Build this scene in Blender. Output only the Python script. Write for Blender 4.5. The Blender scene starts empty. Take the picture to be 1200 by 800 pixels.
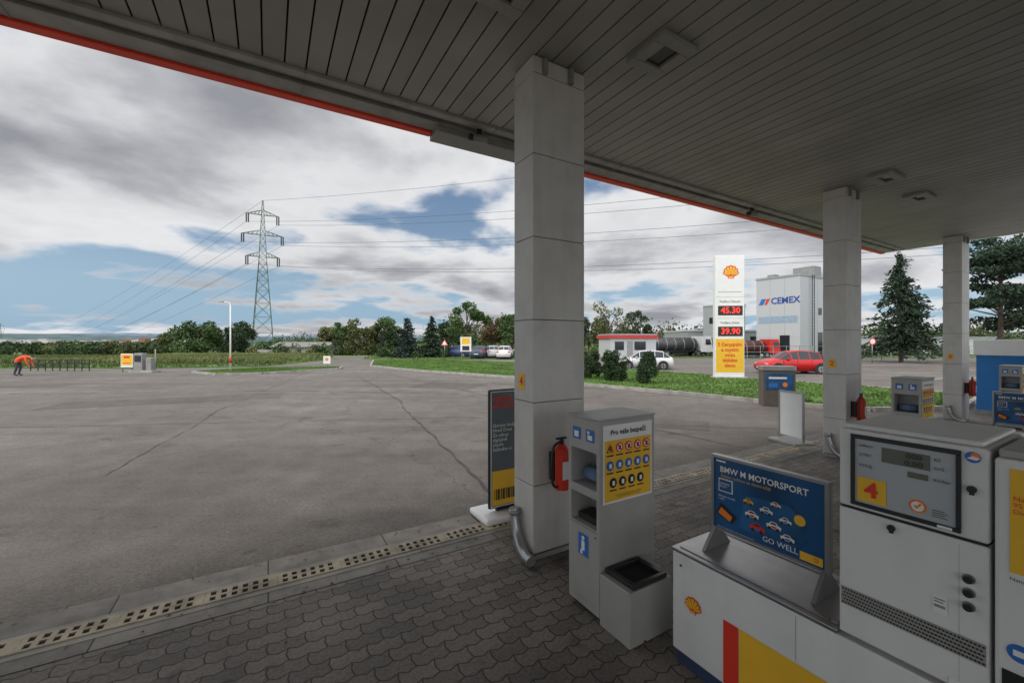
import bpy, bmesh, math, random
import numpy as np
from mathutils import Vector, Matrix, Euler
random.seed(7); rng=np.random.default_rng(7)
sc=bpy.context.scene
TH=math.radians(30.5); CT,ST=math.cos(TH),math.sin(TH)
def FC(u,v): return (CT*u-ST*v, ST*u+CT*v)

# ---------------------------------------------------------------- materials
def M(name,col,rough=.6,metal=0,var=.12,scale=4,bump=0,bscale=60,emit=0,island=0,fine=0):
    m=bpy.data.materials.new(name); m.use_nodes=True
    nt=m.node_tree; N=nt.nodes; L=nt.links; b=N['Principled BSDF']
    b.inputs['Roughness'].default_value=rough; b.inputs['Metallic'].default_value=metal
    c=(*col,1)
    tc=N.new('ShaderNodeTexCoord')
    out=None
    if var>0:
        n=N.new('ShaderNodeTexNoise'); n.inputs['Scale'].default_value=scale; n.inputs['Detail'].default_value=3
        L.new(tc.outputs['Object'],n.inputs['Vector'])
        r=N.new('ShaderNodeMapRange'); r.inputs[1].default_value=.3; r.inputs[2].default_value=.7
        r.inputs[3].default_value=1-var; r.inputs[4].default_value=1+var
        L.new(n.outputs['Fac'],r.inputs[0])
        out=r.outputs[0]
    if island>0:
        g=N.new('ShaderNodeNewGeometry')
        r2=N.new('ShaderNodeMapRange'); r2.inputs[3].default_value=1-island; r2.inputs[4].default_value=1+island
        L.new(g.outputs['Random Per Island'],r2.inputs[0])
        if out:
            mm=N.new('ShaderNodeMath'); mm.operation='MULTIPLY'; L.new(out,mm.inputs[0]); L.new(r2.outputs[0],mm.inputs[1]); out=mm.outputs[0]
        else: out=r2.outputs[0]
    if fine>0:
        n3=N.new('ShaderNodeTexNoise'); n3.inputs['Scale'].default_value=bscale; n3.inputs['Detail'].default_value=2
        L.new(tc.outputs['Object'],n3.inputs['Vector'])
        r3=N.new('ShaderNodeMapRange'); r3.inputs[1].default_value=.35; r3.inputs[2].default_value=.65; r3.inputs[3].default_value=1-fine; r3.inputs[4].default_value=1+fine
        L.new(n3.outputs['Fac'],r3.inputs[0])
        if out:
            mm=N.new('ShaderNodeMath'); mm.operation='MULTIPLY'; L.new(out,mm.inputs[0]); L.new(r3.outputs[0],mm.inputs[1]); out=mm.outputs[0]
        else: out=r3.outputs[0]
    if out:
        v=N.new('ShaderNodeVectorMath'); v.operation='SCALE'; v.inputs[0].default_value=col
        L.new(out,v.inputs['Scale']); L.new(v.outputs[0],b.inputs['Base Color'])
    else: b.inputs['Base Color'].default_value=c
    if bump>0:
        n2=N.new('ShaderNodeTexNoise'); n2.inputs['Scale'].default_value=bscale; n2.inputs['Detail'].default_value=3
        L.new(tc.outputs['Object'],n2.inputs['Vector'])
        bp=N.new('ShaderNodeBump'); bp.inputs['Strength'].default_value=bump; bp.inputs['Distance'].default_value=.01
        L.new(n2.outputs['Fac'],bp.inputs['Height']); L.new(bp.outputs[0],b.inputs['Normal'])
    if emit>0:
        b.inputs['Emission Color'].default_value=c; b.inputs['Emission Strength'].default_value=emit
    return m

def dirty_white(name,col,amt=.35,rough=.45,zs=.6):
    m=bpy.data.materials.new(name); m.use_nodes=True
    nt=m.node_tree; N=nt.nodes; L=nt.links; b=N['Principled BSDF']; b.inputs['Roughness'].default_value=rough
    tc=N.new('ShaderNodeTexCoord')
    mp=N.new('ShaderNodeMapping'); mp.inputs['Scale'].default_value=(5,5,.8); L.new(tc.outputs['Object'],mp.inputs['Vector'])
    n=N.new('ShaderNodeTexNoise'); n.inputs['Scale'].default_value=1.2; n.inputs['Detail'].default_value=4; n.inputs['Roughness'].default_value=.5
    L.new(mp.outputs[0],n.inputs['Vector'])
    r=N.new('ShaderNodeMapRange'); r.inputs[1].default_value=.45; r.inputs[2].default_value=.8; r.inputs[3].default_value=0; r.inputs[4].default_value=amt*.45
    L.new(n.outputs['Fac'],r.inputs[0])
    n2=N.new('ShaderNodeTexNoise'); n2.inputs['Scale'].default_value=4; n2.inputs['Detail'].default_value=5; n2.inputs['Roughness'].default_value=.6; L.new(tc.outputs['Object'],n2.inputs['Vector'])
    r2=N.new('ShaderNodeMapRange'); r2.inputs[1].default_value=.45; r2.inputs[2].default_value=.8; r2.inputs[3].default_value=0; r2.inputs[4].default_value=amt*.5; L.new(n2.outputs['Fac'],r2.inputs[0])
    sp=N.new('ShaderNodeSeparateXYZ'); L.new(tc.outputs['Object'],sp.inputs[0])
    r3=N.new('ShaderNodeMapRange'); r3.inputs[1].default_value=0; r3.inputs[2].default_value=zs; r3.inputs[3].default_value=amt*.7; r3.inputs[4].default_value=0; L.new(sp.outputs[2],r3.inputs[0])
    a=N.new('ShaderNodeMath'); L.new(r.outputs[0],a.inputs[0]); L.new(r2.outputs[0],a.inputs[1])
    a2=N.new('ShaderNodeMath'); a2.use_clamp=True; L.new(a.outputs[0],a2.inputs[0]); L.new(r3.outputs[0],a2.inputs[1])
    mx=N.new('ShaderNodeMix'); mx.data_type='RGBA'; mx.inputs[6].default_value=(*col,1); mx.inputs[7].default_value=(.16,.14,.11,1)
    L.new(a2.outputs[0],mx.inputs[0]); L.new(mx.outputs[2],b.inputs['Base Color'])
    return m

def asphalt_mat(name,base,crack=True):
    m=bpy.data.materials.new(name); m.use_nodes=True
    nt=m.node_tree; N=nt.nodes; L=nt.links; b=N['Principled BSDF']; b.inputs['Roughness'].default_value=.85
    tc=N.new('ShaderNodeTexCoord')
    def noise(s,d,r=.5,vec=None):
        n=N.new('ShaderNodeTexNoise'); n.inputs['Scale'].default_value=s; n.inputs['Detail'].default_value=d; n.inputs['Roughness'].default_value=r
        L.new(vec or tc.outputs['Object'],n.inputs['Vector']); return n.outputs['Fac']
    def mr(x,a,bb,c,d):
        r=N.new('ShaderNodeMapRange'); r.inputs[1].default_value=a; r.inputs[2].default_value=bb; r.inputs[3].default_value=c; r.inputs[4].default_value=d; L.new(x,r.inputs[0]); return r.outputs[0]
    def mul(a,c):
        q=N.new('ShaderNodeMath'); q.operation='MULTIPLY'; L.new(a,q.inputs[0]); L.new(c,q.inputs[1]); return q.outputs[0]
    mp0=N.new('ShaderNodeMapping'); mp0.inputs['Rotation'].default_value=(0,0,-TH); mp0.inputs['Scale'].default_value=(.10,.75,1); L.new(tc.outputs['Object'],mp0.inputs['Vector'])
    f=mul(mr(noise(.22,5,.6),.3,.7,.76,1.24), mr(noise(1.7,6,.72),.3,.7,.76,1.22))
    f=mul(f, mr(noise(1,4,.6,mp0.outputs[0]),.35,.68,1.12,.80))
    f=mul(f, mr(noise(26,4,.85),.3,.7,.62,1.42))
    f=mul(f, mr(noise(120,2,.8),.3,.7,.55,1.5))
    f=mul(f, mr(noise(.8,4,.7),.60,.70,1,.66))
    f=mul(f, mr(noise(5,3,.6),.66,.72,1,.62))
    if crack:
        mp=N.new('ShaderNodeVectorMath'); mp.operation='ADD'
        nn=N.new('ShaderNodeTexNoise'); nn.inputs['Scale'].default_value=1.1; nn.inputs['Detail'].default_value=5; nn.inputs['Roughness'].default_value=.6; L.new(tc.outputs['Object'],nn.inputs['Vector'])
        L.new(tc.outputs['Object'],mp.inputs[0]); L.new(nn.outputs['Color'],mp.inputs[1])
        vo=N.new('ShaderNodeTexVoronoi'); vo.feature='DISTANCE_TO_EDGE'; vo.inputs['Scale'].default_value=.15; L.new(mp.outputs[0],vo.inputs['Vector'])
        f=mul(f, mr(vo.outputs['Distance'],.0,.0026,.55,1))
    v=N.new('ShaderNodeVectorMath'); v.operation='SCALE'; v.inputs[0].default_value=base; L.new(f,v.inputs['Scale']); L.new(v.outputs[0],b.inputs['Base Color'])
    bp=N.new('ShaderNodeBump'); bp.inputs['Strength'].default_value=.7; bp.inputs['Distance'].default_value=.012
    L.new(noise(60,3,.8),bp.inputs['Height']); L.new(bp.outputs[0],b.inputs['Normal'])
    return m

def paver_mat():
    m=bpy.data.materials.new('interlocking_pavers'); m.use_nodes=True
    nt=m.node_tree; N=nt.nodes; L=nt.links; b=N['Principled BSDF']; b.inputs['Roughness'].default_value=.75
    tc=N.new('ShaderNodeTexCoord'); sp=N.new('ShaderNodeSeparateXYZ'); L.new(tc.outputs['Object'],sp.inputs[0])
    def math2(op,a,v=None,c=None):
        q=N.new('ShaderNodeMath'); q.operation=op; L.new(a,q.inputs[0])
        if v is not None: q.inputs[1].default_value=v
        if c is not None: L.new(c,q.inputs[1])
        return q.outputs[0]
    px=math2('PINGPONG',sp.outputs[0],.056); py=math2('PINGPONG',sp.outputs[1],.0565)
    x2=math2('ADD',sp.outputs[0],c=math2('MULTIPLY',py,.22)); y2=math2('ADD',sp.outputs[1],c=math2('MULTIPLY',px,.42))
    cb=N.new('ShaderNodeCombineXYZ'); L.new(x2,cb.inputs[0]); L.new(y2,cb.inputs[1])
    br=N.new('ShaderNodeTexBrick'); br.inputs['Scale'].default_value=1; br.inputs['Brick Width'].default_value=.224; br.inputs['Row Height'].default_value=.113
    br.inputs['Mortar Size'].default_value=.005; br.inputs['Mortar Smooth'].default_value=.5; br.offset=.5
    br.inputs['Color1'].default_value=(.19,.165,.14,1); br.inputs['Color2'].default_value=(.12,.107,.094,1); br.inputs['Mortar'].default_value=(.04,.034,.026,1)
    L.new(cb.outputs[0],br.inputs['Vector'])
    n=N.new('ShaderNodeTexNoise'); n.inputs['Scale'].default_value=.9; n.inputs['Detail'].default_value=5; L.new(tc.outputs['Object'],n.inputs['Vector'])
    r=N.new('ShaderNodeMapRange'); r.inputs[1].default_value=.3; r.inputs[2].default_value=.7; r.inputs[3].default_value=.62; r.inputs[4].default_value=1.35; L.new(n.outputs['Fac'],r.inputs[0])
    n2=N.new('ShaderNodeTexNoise'); n2.inputs['Scale'].default_value=45; n2.inputs['Detail'].default_value=4; n2.inputs['Roughness'].default_value=.8; L.new(tc.outputs['Object'],n2.inputs['Vector'])
    r2=N.new('ShaderNodeMapRange'); r2.inputs[1].default_value=.3; r2.inputs[2].default_value=.7; r2.inputs[3].default_value=.6; r2.inputs[4].default_value=1.4; L.new(n2.outputs['Fac'],r2.inputs[0])
    k=math2('MULTIPLY',r.outputs[0],c=r2.outputs[0])
    n3=N.new('ShaderNodeTexNoise'); n3.inputs['Scale'].default_value=3.2; n3.inputs['Detail'].default_value=3; L.new(tc.outputs['Object'],n3.inputs['Vector'])
    r3=N.new('ShaderNodeMapRange'); r3.inputs[1].default_value=.62; r3.inputs[2].default_value=.70; r3.inputs[3].default_value=1; r3.inputs[4].default_value=.55; L.new(n3.outputs['Fac'],r3.inputs[0])
    k=math2('MULTIPLY',k,c=r3.outputs[0])
    v=N.new('ShaderNodeVectorMath'); v.operation='SCALE'; L.new(br.outputs['Color'],v.inputs[0]); L.new(k,v.inputs['Scale']); L.new(v.outputs[0],b.inputs['Base Color'])
    inv=math2('MULTIPLY',br.outputs['Fac'],-1.0)
    bp=N.new('ShaderNodeBump'); bp.inputs['Strength'].default_value=.8; bp.inputs['Distance'].default_value=.008
    L.new(inv,bp.inputs['Height']); L.new(bp.outputs[0],b.inputs['Normal'])
    return m

def slab_mat():
    m=bpy.data.materials.new('concrete_slabs'); m.use_nodes=True
    nt=m.node_tree; N=nt.nodes; L=nt.links; b=N['Principled BSDF']; b.inputs['Roughness'].default_value=.8
    tc=N.new('ShaderNodeTexCoord')
    br=N.new('ShaderNodeTexBrick'); br.inputs['Scale'].default_value=1; br.inputs['Brick Width'].default_value=1.0; br.inputs['Row Height'].default_value=3
    br.inputs['Mortar Size'].default_value=.006; br.offset=0
    br.inputs['Color1'].default_value=(.24,.222,.195,1); br.inputs['Color2'].default_value=(.18,.168,.148,1); br.inputs['Mortar'].default_value=(.05,.045,.04,1)
    L.new(tc.outputs['Object'],br.inputs['Vector'])
    n=N.new('ShaderNodeTexNoise'); n.inputs['Scale'].default_value=3; n.inputs['Detail'].default_value=8; n.inputs['Roughness'].default_value=.75; L.new(tc.outputs['Object'],n.inputs['Vector'])
    r=N.new('ShaderNodeMapRange'); r.inputs[1].default_value=.3; r.inputs[2].default_value=.7; r.inputs[3].default_value=.5; r.inputs[4].default_value=1.3; L.new(n.outputs['Fac'],r.inputs[0])
    v=N.new('ShaderNodeVectorMath'); v.operation='SCALE'; L.new(br.outputs['Color'],v.inputs[0]); L.new(r.outputs[0],v.inputs['Scale']); L.new(v.outputs[0],b.inputs['Base Color'])
    return m

ASPH=asphalt_mat('asphalt',(.138,.124,.110)); ASPH2=asphalt_mat('asphalt_repair',(.10,.092,.084),False); PAVE=paver_mat(); SLAB=slab_mat()
WHITE=dirty_white('panel_white',(.61,.59,.55),.38); PUMPW=dirty_white('pump_white',(.76,.755,.73),.2)
CEIL=M('ceiling_slats',(.37,.36,.33),.5,var=.12,scale=1.2,island=.07); DARKGAP=M('dark_gap',(.015,.015,.015),.9,var=0)
GREYM=M('grey_metal',(.30,.30,.29),.45,.3,var=.15); LGREY=dirty_white('light_grey_paint',(.40,.395,.37),.3)
STEEL=M('stainless',(.42,.42,.42),.33,.9,var=.1,scale=8); RED=M('red_paint',(.72,.045,.02),.4,var=.06); ORED=M('canopy_red',(.95,.06,.02),.45,var=.05)
YEL=M('yellow_film',(.87,.50,.03),.45,var=.05); BLACK=M('black_plastic',(.022,.022,.024),.4,var=.1); RUB=M('rubber',(.025,.025,.025),.8)
BLUE=M('poster_blue',(.012,.085,.22),.3,var=.4,scale=3); LBLUE=M('sign_blue',(.03,.16,.5),.45,var=.05); CYAN=M('wall_blue',(.02,.19,.52),.5,var=.08)
PW=M('poster_white',(.82,.82,.80),.45,var=.03); PBLK=M('print_black',(.02,.02,.02),.5,var=0); PRED=M('print_red',(.75,.04,.02),.5,var=0)
ORNG=M('print_orange',(.9,.22,.02),.5,var=0)
LCD=M('lcd',(.14,.15,.12),.25,var=.05); PANELG=M('display_grey',(.45,.47,.48),.3,var=.05); GLASS=M('car_glass',(.02,.025,.03),.08,var=0)
LED=M('led_red',(1,.04,.02),.4,var=0,emit=1.0)
KERB=M('kerb_concrete',(.34,.33,.30),.8,var=.25,scale=3,fine=.15)
TAN=M('grate_cast',(.34,.29,.21),.7,.1,var=.4,scale=5)
BARK=M('bark',(.09,.07,.05),.9,var=.3)
SGREY=M('poster_slate',(.12,.14,.155),.4,var=.1)

# ---------------------------------------------------------------- mesh helpers
def link(o,parent=None):
    sc.collection.objects.link(o)
    if parent: o.parent=parent
    return o
def grp(name,x,y,z=0,rot=0):
    e=bpy.data.objects.new(name,None); e.location=(x,y,z); e.rotation_euler=(0,0,rot); e.empty_display_size=.2
    return link(e)
def fgrp(name,u,v,z=0,rot=0):
    x,y=FC(u,v); return grp(name,x,y,z,TH+rot)
def mk(name,verts,faces,mats,parent=None,midx=None,smooth=False,loc=None,rot=None):
    me=bpy.data.meshes.new(name); me.from_pydata([tuple(v) for v in verts],[],faces)
    if not isinstance(mats,(list,tuple)): mats=[mats]
    for m in mats: me.materials.append(m)
    if midx is not None: me.polygons.foreach_set('material_index',midx)
    if smooth: me.polygons.foreach_set('use_smooth',[True]*len(me.polygons))
    me.update()
    o=bpy.data.objects.new(name,me)
    if loc: o.location=loc
    if rot: o.rotation_euler=rot
    return link(o,parent)
BF=[(0,3,2,1),(4,5,6,7),(0,1,5,4),(1,2,6,5),(2,3,7,6),(3,0,4,7)]
def bv(x0,x1,y0,y1,z0,z1): return [(x0,y0,z0),(x1,y0,z0),(x1,y1,z0),(x0,y1,z0),(x0,y0,z1),(x1,y0,z1),(x1,y1,z1),(x0,y1,z1)]
def box(p,name,x0,x1,y0,y1,z0,z1,mat,bev=0):
    o=mk(name,bv(x0,x1,y0,y1,z0,z1),BF,mat,p)
    if bev>0:
        md=o.modifiers.new('b','BEVEL'); md.width=bev; md.segments=2
    return o
def boxes(p,name,lst,mat,bev=0):
    V=[];F=[]
    for b in lst:
        k=len(V); V+=bv(*b); F+=[tuple(i+k for i in f) for f in BF]
    o=mk(name,V,F,mat,p)
    if bev>0:
        md=o.modifiers.new('b','BEVEL'); md.width=bev; md.segments=2
    return o
def tubes(p,name,segs,mat,n=8,smooth=True,caps=True):
    V=[];F=[]
    for (a,b,r0,r1) in segs:
        a=Vector(a);b=Vector(b);d=(b-a)
        if d.length<1e-6: continue
        d.normalize(); t=Vector((0,0,1)) if abs(d.z)<.9 else Vector((1,0,0))
        e1=d.cross(t).normalized(); e2=d.cross(e1)
        k=len(V)
        for c,r in ((a,r0),(b,r1)):
            for i in range(n):
                an=2*math.pi*(i+.5)/n; V.append(c+e1*math.cos(an)*r+e2*math.sin(an)*r)
        for i in range(n): F.append((k+i,k+(i+1)%n,k+n+(i+1)%n,k+n+i))
        if caps: F.append(tuple(k+i for i in range(n-1,-1,-1))); F.append(tuple(k+n+i for i in range(n)))
    return mk(name,V,F,mat,p,smooth=smooth and n>6)
def pipe(p,name,pts,r,mat,cyc=False):
    c=bpy.data.curves.new(name,'CURVE'); c.dimensions='3D'; c.bevel_depth=r; c.bevel_resolution=4; c.resolution_u=10; c.use_fill_caps=True
    s=c.splines.new('BEZIER'); s.bezier_points.add(len(pts)-1)
    for b,q in zip(s.bezier_points,pts): b.co=q; b.handle_left_type=b.handle_right_type='AUTO'
    c.materials.append(mat); return link(bpy.data.objects.new(name,c),p)
def cyl(p,name,a,b,r,mat,n=20,r1=None):
    return tubes(p,name,[(a,b,r,r if r1 is None else r1)],mat,n,smooth=False)
RV=(math.pi/2,0,0); RU=(math.pi/2,0,-math.pi/2)
def text(p,name,s,size,loc,rot,mat,align='LEFT',sx=1,bold=0):
    c=bpy.data.curves.new(name,'FONT'); c.body=s; c.size=size; c.align_x=align; c.align_y='CENTER'; c.extrude=0; c.offset=bold; c.resolution_u=2
    c.materials.append(mat); o=bpy.data.objects.new(name,c); o.location=loc; o.rotation_euler=rot; o.scale=(sx,1,1); return link(o,p)
def decal(p,name,loc,rot,items):
    V=[];F=[];I=[];mats=[]
    for it in items:
        kind,a,mat,ly=it
        if mat not in mats: mats.append(mat)
        z=.0022*ly
        if kind=='r': pts=[(a[0],a[1]),(a[2],a[1]),(a[2],a[3]),(a[0],a[3])]
        elif kind=='c': pts=[(a[0]+a[2]*math.cos(t*math.pi/9),a[1]+a[2]*math.sin(t*math.pi/9)) for t in range(18)]
        else: pts=a
        k=len(V); V+=[(x,y,z) for x,y in pts]; F.append(tuple(range(k,k+len(pts)))); I.append(mats.index(mat))
    return mk(name,V,F,mats,p,I,loc=loc,rot=rot)
def shell_items(cx,cy,R,l0=1,red=None,yel=None):
    red=red or PRED; yel=yel or YEL
    def pt(a,r): return (cx+r*math.sin(a),cy-.55*R+r*math.cos(a))
    out=[]
    n=7;span=1.15*math.pi/1.35
    rr=[1.15,1.3,1.42,1.47,1.42,1.3,1.15]
    pts=[(cx-.42*R,cy-.95*R),(cx+.42*R,cy-.95*R),(cx+.42*R,cy-.7*R)]
    for i in range(n-1,-1,-1):
        for j in (1,.5,0):
            a=-span/2+span*(i+j)/n; k=1.0 if j==.5 else .93
            pts.append(pt(a,rr[i]*R*k*1.06))
    pts.append((cx-.42*R,cy-.7*R))
    out.append(('p',pts,red,l0))
    for i in range(n):
        a0=-span/2+span*(i+.12)/n; a1=-span/2+span*(i+.88)/n; am=(a0+a1)/2
        out.append(('p',[pt(a0,.22*R),pt(a1,.22*R),pt(a1,rr[i]*R*.88),pt(am,rr[i]*R*.96),pt(a0,rr[i]*R*.88)][::-1],yel,l0+1))
    out.append(('p',[(cx-.34*R,cy-.88*R),(cx+.34*R,cy-.88*R),(cx+.3*R,cy-.62*R),(cx-.3*R,cy-.62*R)],yel,l0+1))
    return out
def sheet(name,poly,z,mat,parent=None,thick=0):
    V=[(x,y,z) for x,y in poly]; n=len(poly); F=[tuple(range(n))]
    if thick>0:
        V+=[(x,y,z-thick) for x,y in poly]; F+=[(i,n+i,n+(i+1)%n,(i+1)%n) for i in range(n)]
    me_o=mk(name,V,F,mat,parent)
    bm=bmesh.new(); bm.from_mesh(me_o.data); bmesh.ops.recalc_face_normals(bm,faces=bm.faces)
    bmesh.ops.triangulate(bm,faces=[f for f in bm.faces if len(f.verts)>4]); bm.to_mesh(me_o.data); bm.free()
    return me_o

# ---------------------------------------------------------------- world, sun, camera
w=bpy.data.worlds.new('World'); sc.world=w; w.use_nodes=True
nt=w.node_tree; N=nt.nodes; L=nt.links; bg=N['Background']; bg.inputs['Strength'].default_value=.1
SUN_EL=math.radians(48); SUN_AZ=math.radians(-115)
sky=N.new('ShaderNodeTexSky'); sky.sky_type='NISHITA'; sky.sun_disc=False; sky.sun_elevation=SUN_EL; sky.sun_rotation=SUN_AZ
tc=N.new('ShaderNodeTexCoord'); sp=N.new('ShaderNodeSeparateXYZ'); L.new(tc.outputs['Generated'],sp.inputs[0])
def mth(op,a,b=None,clamp=False):
    q=N.new('ShaderNodeMath'); q.operation=op; q.use_clamp=clamp
    for i,x in enumerate((a,b)):
        if x is None: continue
        if isinstance(x,(int,float)): q.inputs[i].default_value=x
        else: L.new(x,q.inputs[i])
    return q.outputs[0]
def mrg(x,a,b,c,d,smooth=True):
    r=N.new('ShaderNodeMapRange'); r.interpolation_type='SMOOTHSTEP' if smooth else 'LINEAR'
    r.inputs[1].default_value=a; r.inputs[2].default_value=b; r.inputs[3].default_value=c; r.inputs[4].default_value=d; L.new(x,r.inputs[0]); return r.outputs[0]
def mixc(f,a,b):
    q=N.new('ShaderNodeMix'); q.data_type='RGBA'
    if isinstance(f,(int,float)): q.inputs[0].default_value=f
    else: L.new(f,q.inputs[0])
    for i,x in ((6,a),(7,b)):
        if isinstance(x,tuple): q.inputs[i].default_value=x
        else: L.new(x,q.inputs[i])
    return q.outputs[2]
zp=mth('MAXIMUM',sp.outputs[2],0.0); zz=mth('ADD',zp,.16)
cb=N.new('ShaderNodeCombineXYZ'); L.new(mth('DIVIDE',sp.outputs[0],zz),cb.inputs[0]); L.new(mth('DIVIDE',sp.outputs[1],zz),cb.inputs[1]); cb.inputs[2].default_value=3.7
def wn(scale,det,rough,dist=0):
    n=N.new('ShaderNodeTexNoise'); n.inputs['Scale'].default_value=scale; n.inputs['Detail'].default_value=det; n.inputs['Roughness'].default_value=rough; n.inputs['Distortion'].default_value=dist
    L.new(cb.outputs[0],n.inputs['Vector']); return n.outputs['Fac']
n1=wn(1.25,6,.52,.1); n2=wn(.5,2,.5)
band=mth('MULTIPLY',mth('MULTIPLY',mrg(sp.outputs[2],.01,.045,0,1),mrg(sp.outputs[2],.11,.18,1,0)),mrg(sp.outputs[0],-.55,.1,1,.4))
cov=mth('SUBTRACT',mth('ADD',n1,.10),mth('MULTIPLY',band,.215))
cover=mrg(cov,.41,.54,0,1)
shade=mth('ADD',mth('MULTIPLY',n1,.72),mth('MULTIPLY',n2,.28))
# heavier cloud bank high up on the left, as seen
shade=mth('ADD',shade,mth('MULTIPLY',mth('MULTIPLY',mrg(sp.outputs[2],.25,.55,0,1),mrg(sp.outputs[0],-.1,-.6,0,1)),.05))
ramp=N.new('ShaderNodeValToRGB'); L.new(mrg(shade,.37,.66,1,0,False),ramp.inputs[0])
cr=ramp.color_ramp; cr.elements[0].position=0; cr.elements[0].color=(.31,.32,.35,1); cr.elements[1].position=1; cr.elements[1].color=(.93,.93,.94,1)
e=cr.elements.new(.25); e.color=(.47,.48,.51,1); e=cr.elements.new(.5); e.color=(.72,.725,.745,1)
boost=mth('ADD',mth('ADD',mth('MULTIPLY',mrg(sp.outputs[1],0,-.8,0,1),1.7),mth('MULTIPLY',mrg(sp.outputs[2],.6,1,0,1),1.3)),1.0)
sc1=N.new('ShaderNodeVectorMath'); sc1.operation='SCALE'; L.new(ramp.outputs[0],sc1.inputs[0]); L.new(mth('MULTIPLY',boost,9.9),sc1.inputs['Scale'])
skyc=mixc(mrg(sp.outputs[2],.0,.22,.75,.1),sky.outputs[0],(2.6,4.6,6.9,1))
L.new(mixc(cover,skyc,sc1.outputs[0]),bg.inputs['Color'])
sun=bpy.data.lights.new('sun','SUN'); sun.energy=1.7; sun.angle=math.radians(14); sun.color=(1,.94,.86)
so=bpy.data.objects.new('sun',sun); link(so)
sd=Vector((math.sin(SUN_AZ)*math.cos(SUN_EL),math.cos(SUN_AZ)*math.cos(SUN_EL),math.sin(SUN_EL)))
so.rotation_euler=sd.to_track_quat('Z','Y').to_euler()
cam=bpy.data.cameras.new('camera'); cam.lens=14.55; cam.sensor_width=36; cam.clip_start=.05; cam.clip_end=12000
co=bpy.data.objects.new('camera',cam); co.location=(0,0,2); co.rotation_euler=(math.pi/2,0,0); link(co); sc.camera=co
sc.view_settings.view_transform='Standard'; sc.view_settings.look='None'; sc.view_settings.exposure=0

# ---------------------------------------------------------------- ground & terrain
def sst(a,b,x):
    t=max(0,min(1,(x-a)/(b-a))); return t*t*(3-2*t)
def gz(x,y):
    st=64 if x>0 else (64+(x/20)*16 if x>-20 else 48)
    return -.03-5.5*sst(st+10,st+75,y)
GRD=M('dry_ground',(.10,.13,.045),.95,var=.4,scale=.05,fine=.3,bscale=3)
xs=[-5000,-3000,-1800,-1000,-600,-400,-250]+list(range(-180,181,12))+[250,400,600,1000,1800,3000,5000]
ys=[-400,-100]+list(range(-40,220,8))+[260,320,420,600,900,1400,2200,3500,6000]
V=[(x,y,gz(x,y)) for y in ys for x in xs]; nx=len(xs)
F=[(j*nx+i,j*nx+i+1,(j+1)*nx+i+1,(j+1)*nx+i) for j in range(len(ys)-1) for i in range(nx-1)]
mk('ground',V,F,GRD,smooth=True)
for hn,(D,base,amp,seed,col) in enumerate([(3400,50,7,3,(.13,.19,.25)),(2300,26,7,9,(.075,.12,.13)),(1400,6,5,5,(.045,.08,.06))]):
    V=[];F=[]
    n=260
    r=np.random.default_rng(seed); ph=r.uniform(0,6.28,8)
    for i in range(n+1):
        a=math.radians(-80+160*i/n); x=D*math.sin(a); y=D*math.cos(a)
        h=base+sum(amp/(k+1.2)*math.sin(a*(k*5.3+3)+ph[k]) for k in range(8))+r.uniform(-.8,.8)
        V+=[(x*.9,y*.9,-8),(x*.95,y*.95,max(-4,h*.6)),(x,y,max(-2,h)),(x*1.1,y*1.1,-8)]
    for i in range(n):
        k=4*i
        for j in range(3): F.append((k+j,k+4+j,k+5+j,k+1+j))
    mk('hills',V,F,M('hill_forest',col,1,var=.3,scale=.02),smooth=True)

sheet('asphalt_forecourt',[(-90,-60),(140,-60),(140,44),(60,50),(8,50),(0,46),(-10,46),(-16.2,46.5),(-18,53),(-24,53),(-19.6,46.5),(-19.6,33),(-27,30.5),(-90,29)],.0,ASPH)
g=grp('asphalt_repair_patches',0,0)
for P in ([(-14,12),(-8.2,14.6),(-8.9,16.2),(-14.7,13.6)],[(1.6,10.4),(4.4,9.2),(4.9,10.3),(2.1,11.6)],[(-30,17.5),(-20,18.3),(-20.2,19.5),(-30,19)],[(-4.6,18),(-1.9,17.2),(-1.1,19.4),(-4.0,20.5)]):
    sheet('patch',P,.004,ASPH2,g)
SEAM=M('tar_seam',(.05,.047,.043),.7,var=.4,scale=3)
V=[];F=[]
def seam(pts,wd):
    P=[]
    for (a,b) in zip(pts[:-1],pts[1:]):
        a=Vector(a);b=Vector(b); n=max(2,int((b-a).length/.2))
        for i in range(n): P.append(a.lerp(b,i/n))
    P.append(Vector(pts[-1]))
    k=len(V); j=0
    for i,q in enumerate(P):
        d=(P[min(i+1,len(P)-1)]-P[max(i-1,0)]).normalized(); nn=Vector((-d.y,d.x)); j=j*.9+random.uniform(-.03,.03); ww=wd*random.uniform(.2,1.3)
        V.extend([(q.x+nn.x*(j-ww),q.y+nn.y*(j-ww),.008),(q.x+nn.x*(j+ww),q.y+nn.y*(j+ww),.008)])
    for i in range(len(P)-1): F.append((k+2*i,k+2*i+1,k+2*i+3,k+2*i+2))
seam([(-9.2,24.5),(-4,14.5),(-.2,5.2)],.026); seam([(-8,26),(0,14),(4.5,7.8)],.018); seam([(-40,17),(-20,15.6),(-9,16.8),(2,15)],.03)
seam([(-14,29),(-8.5,12),(-6,6.2)],.010); seam([(-26,9),(-12,9.6),(-1.5,10.9),(6,9.5)],.012)
mk('asphalt_seams',V,F,SEAM)

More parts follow.
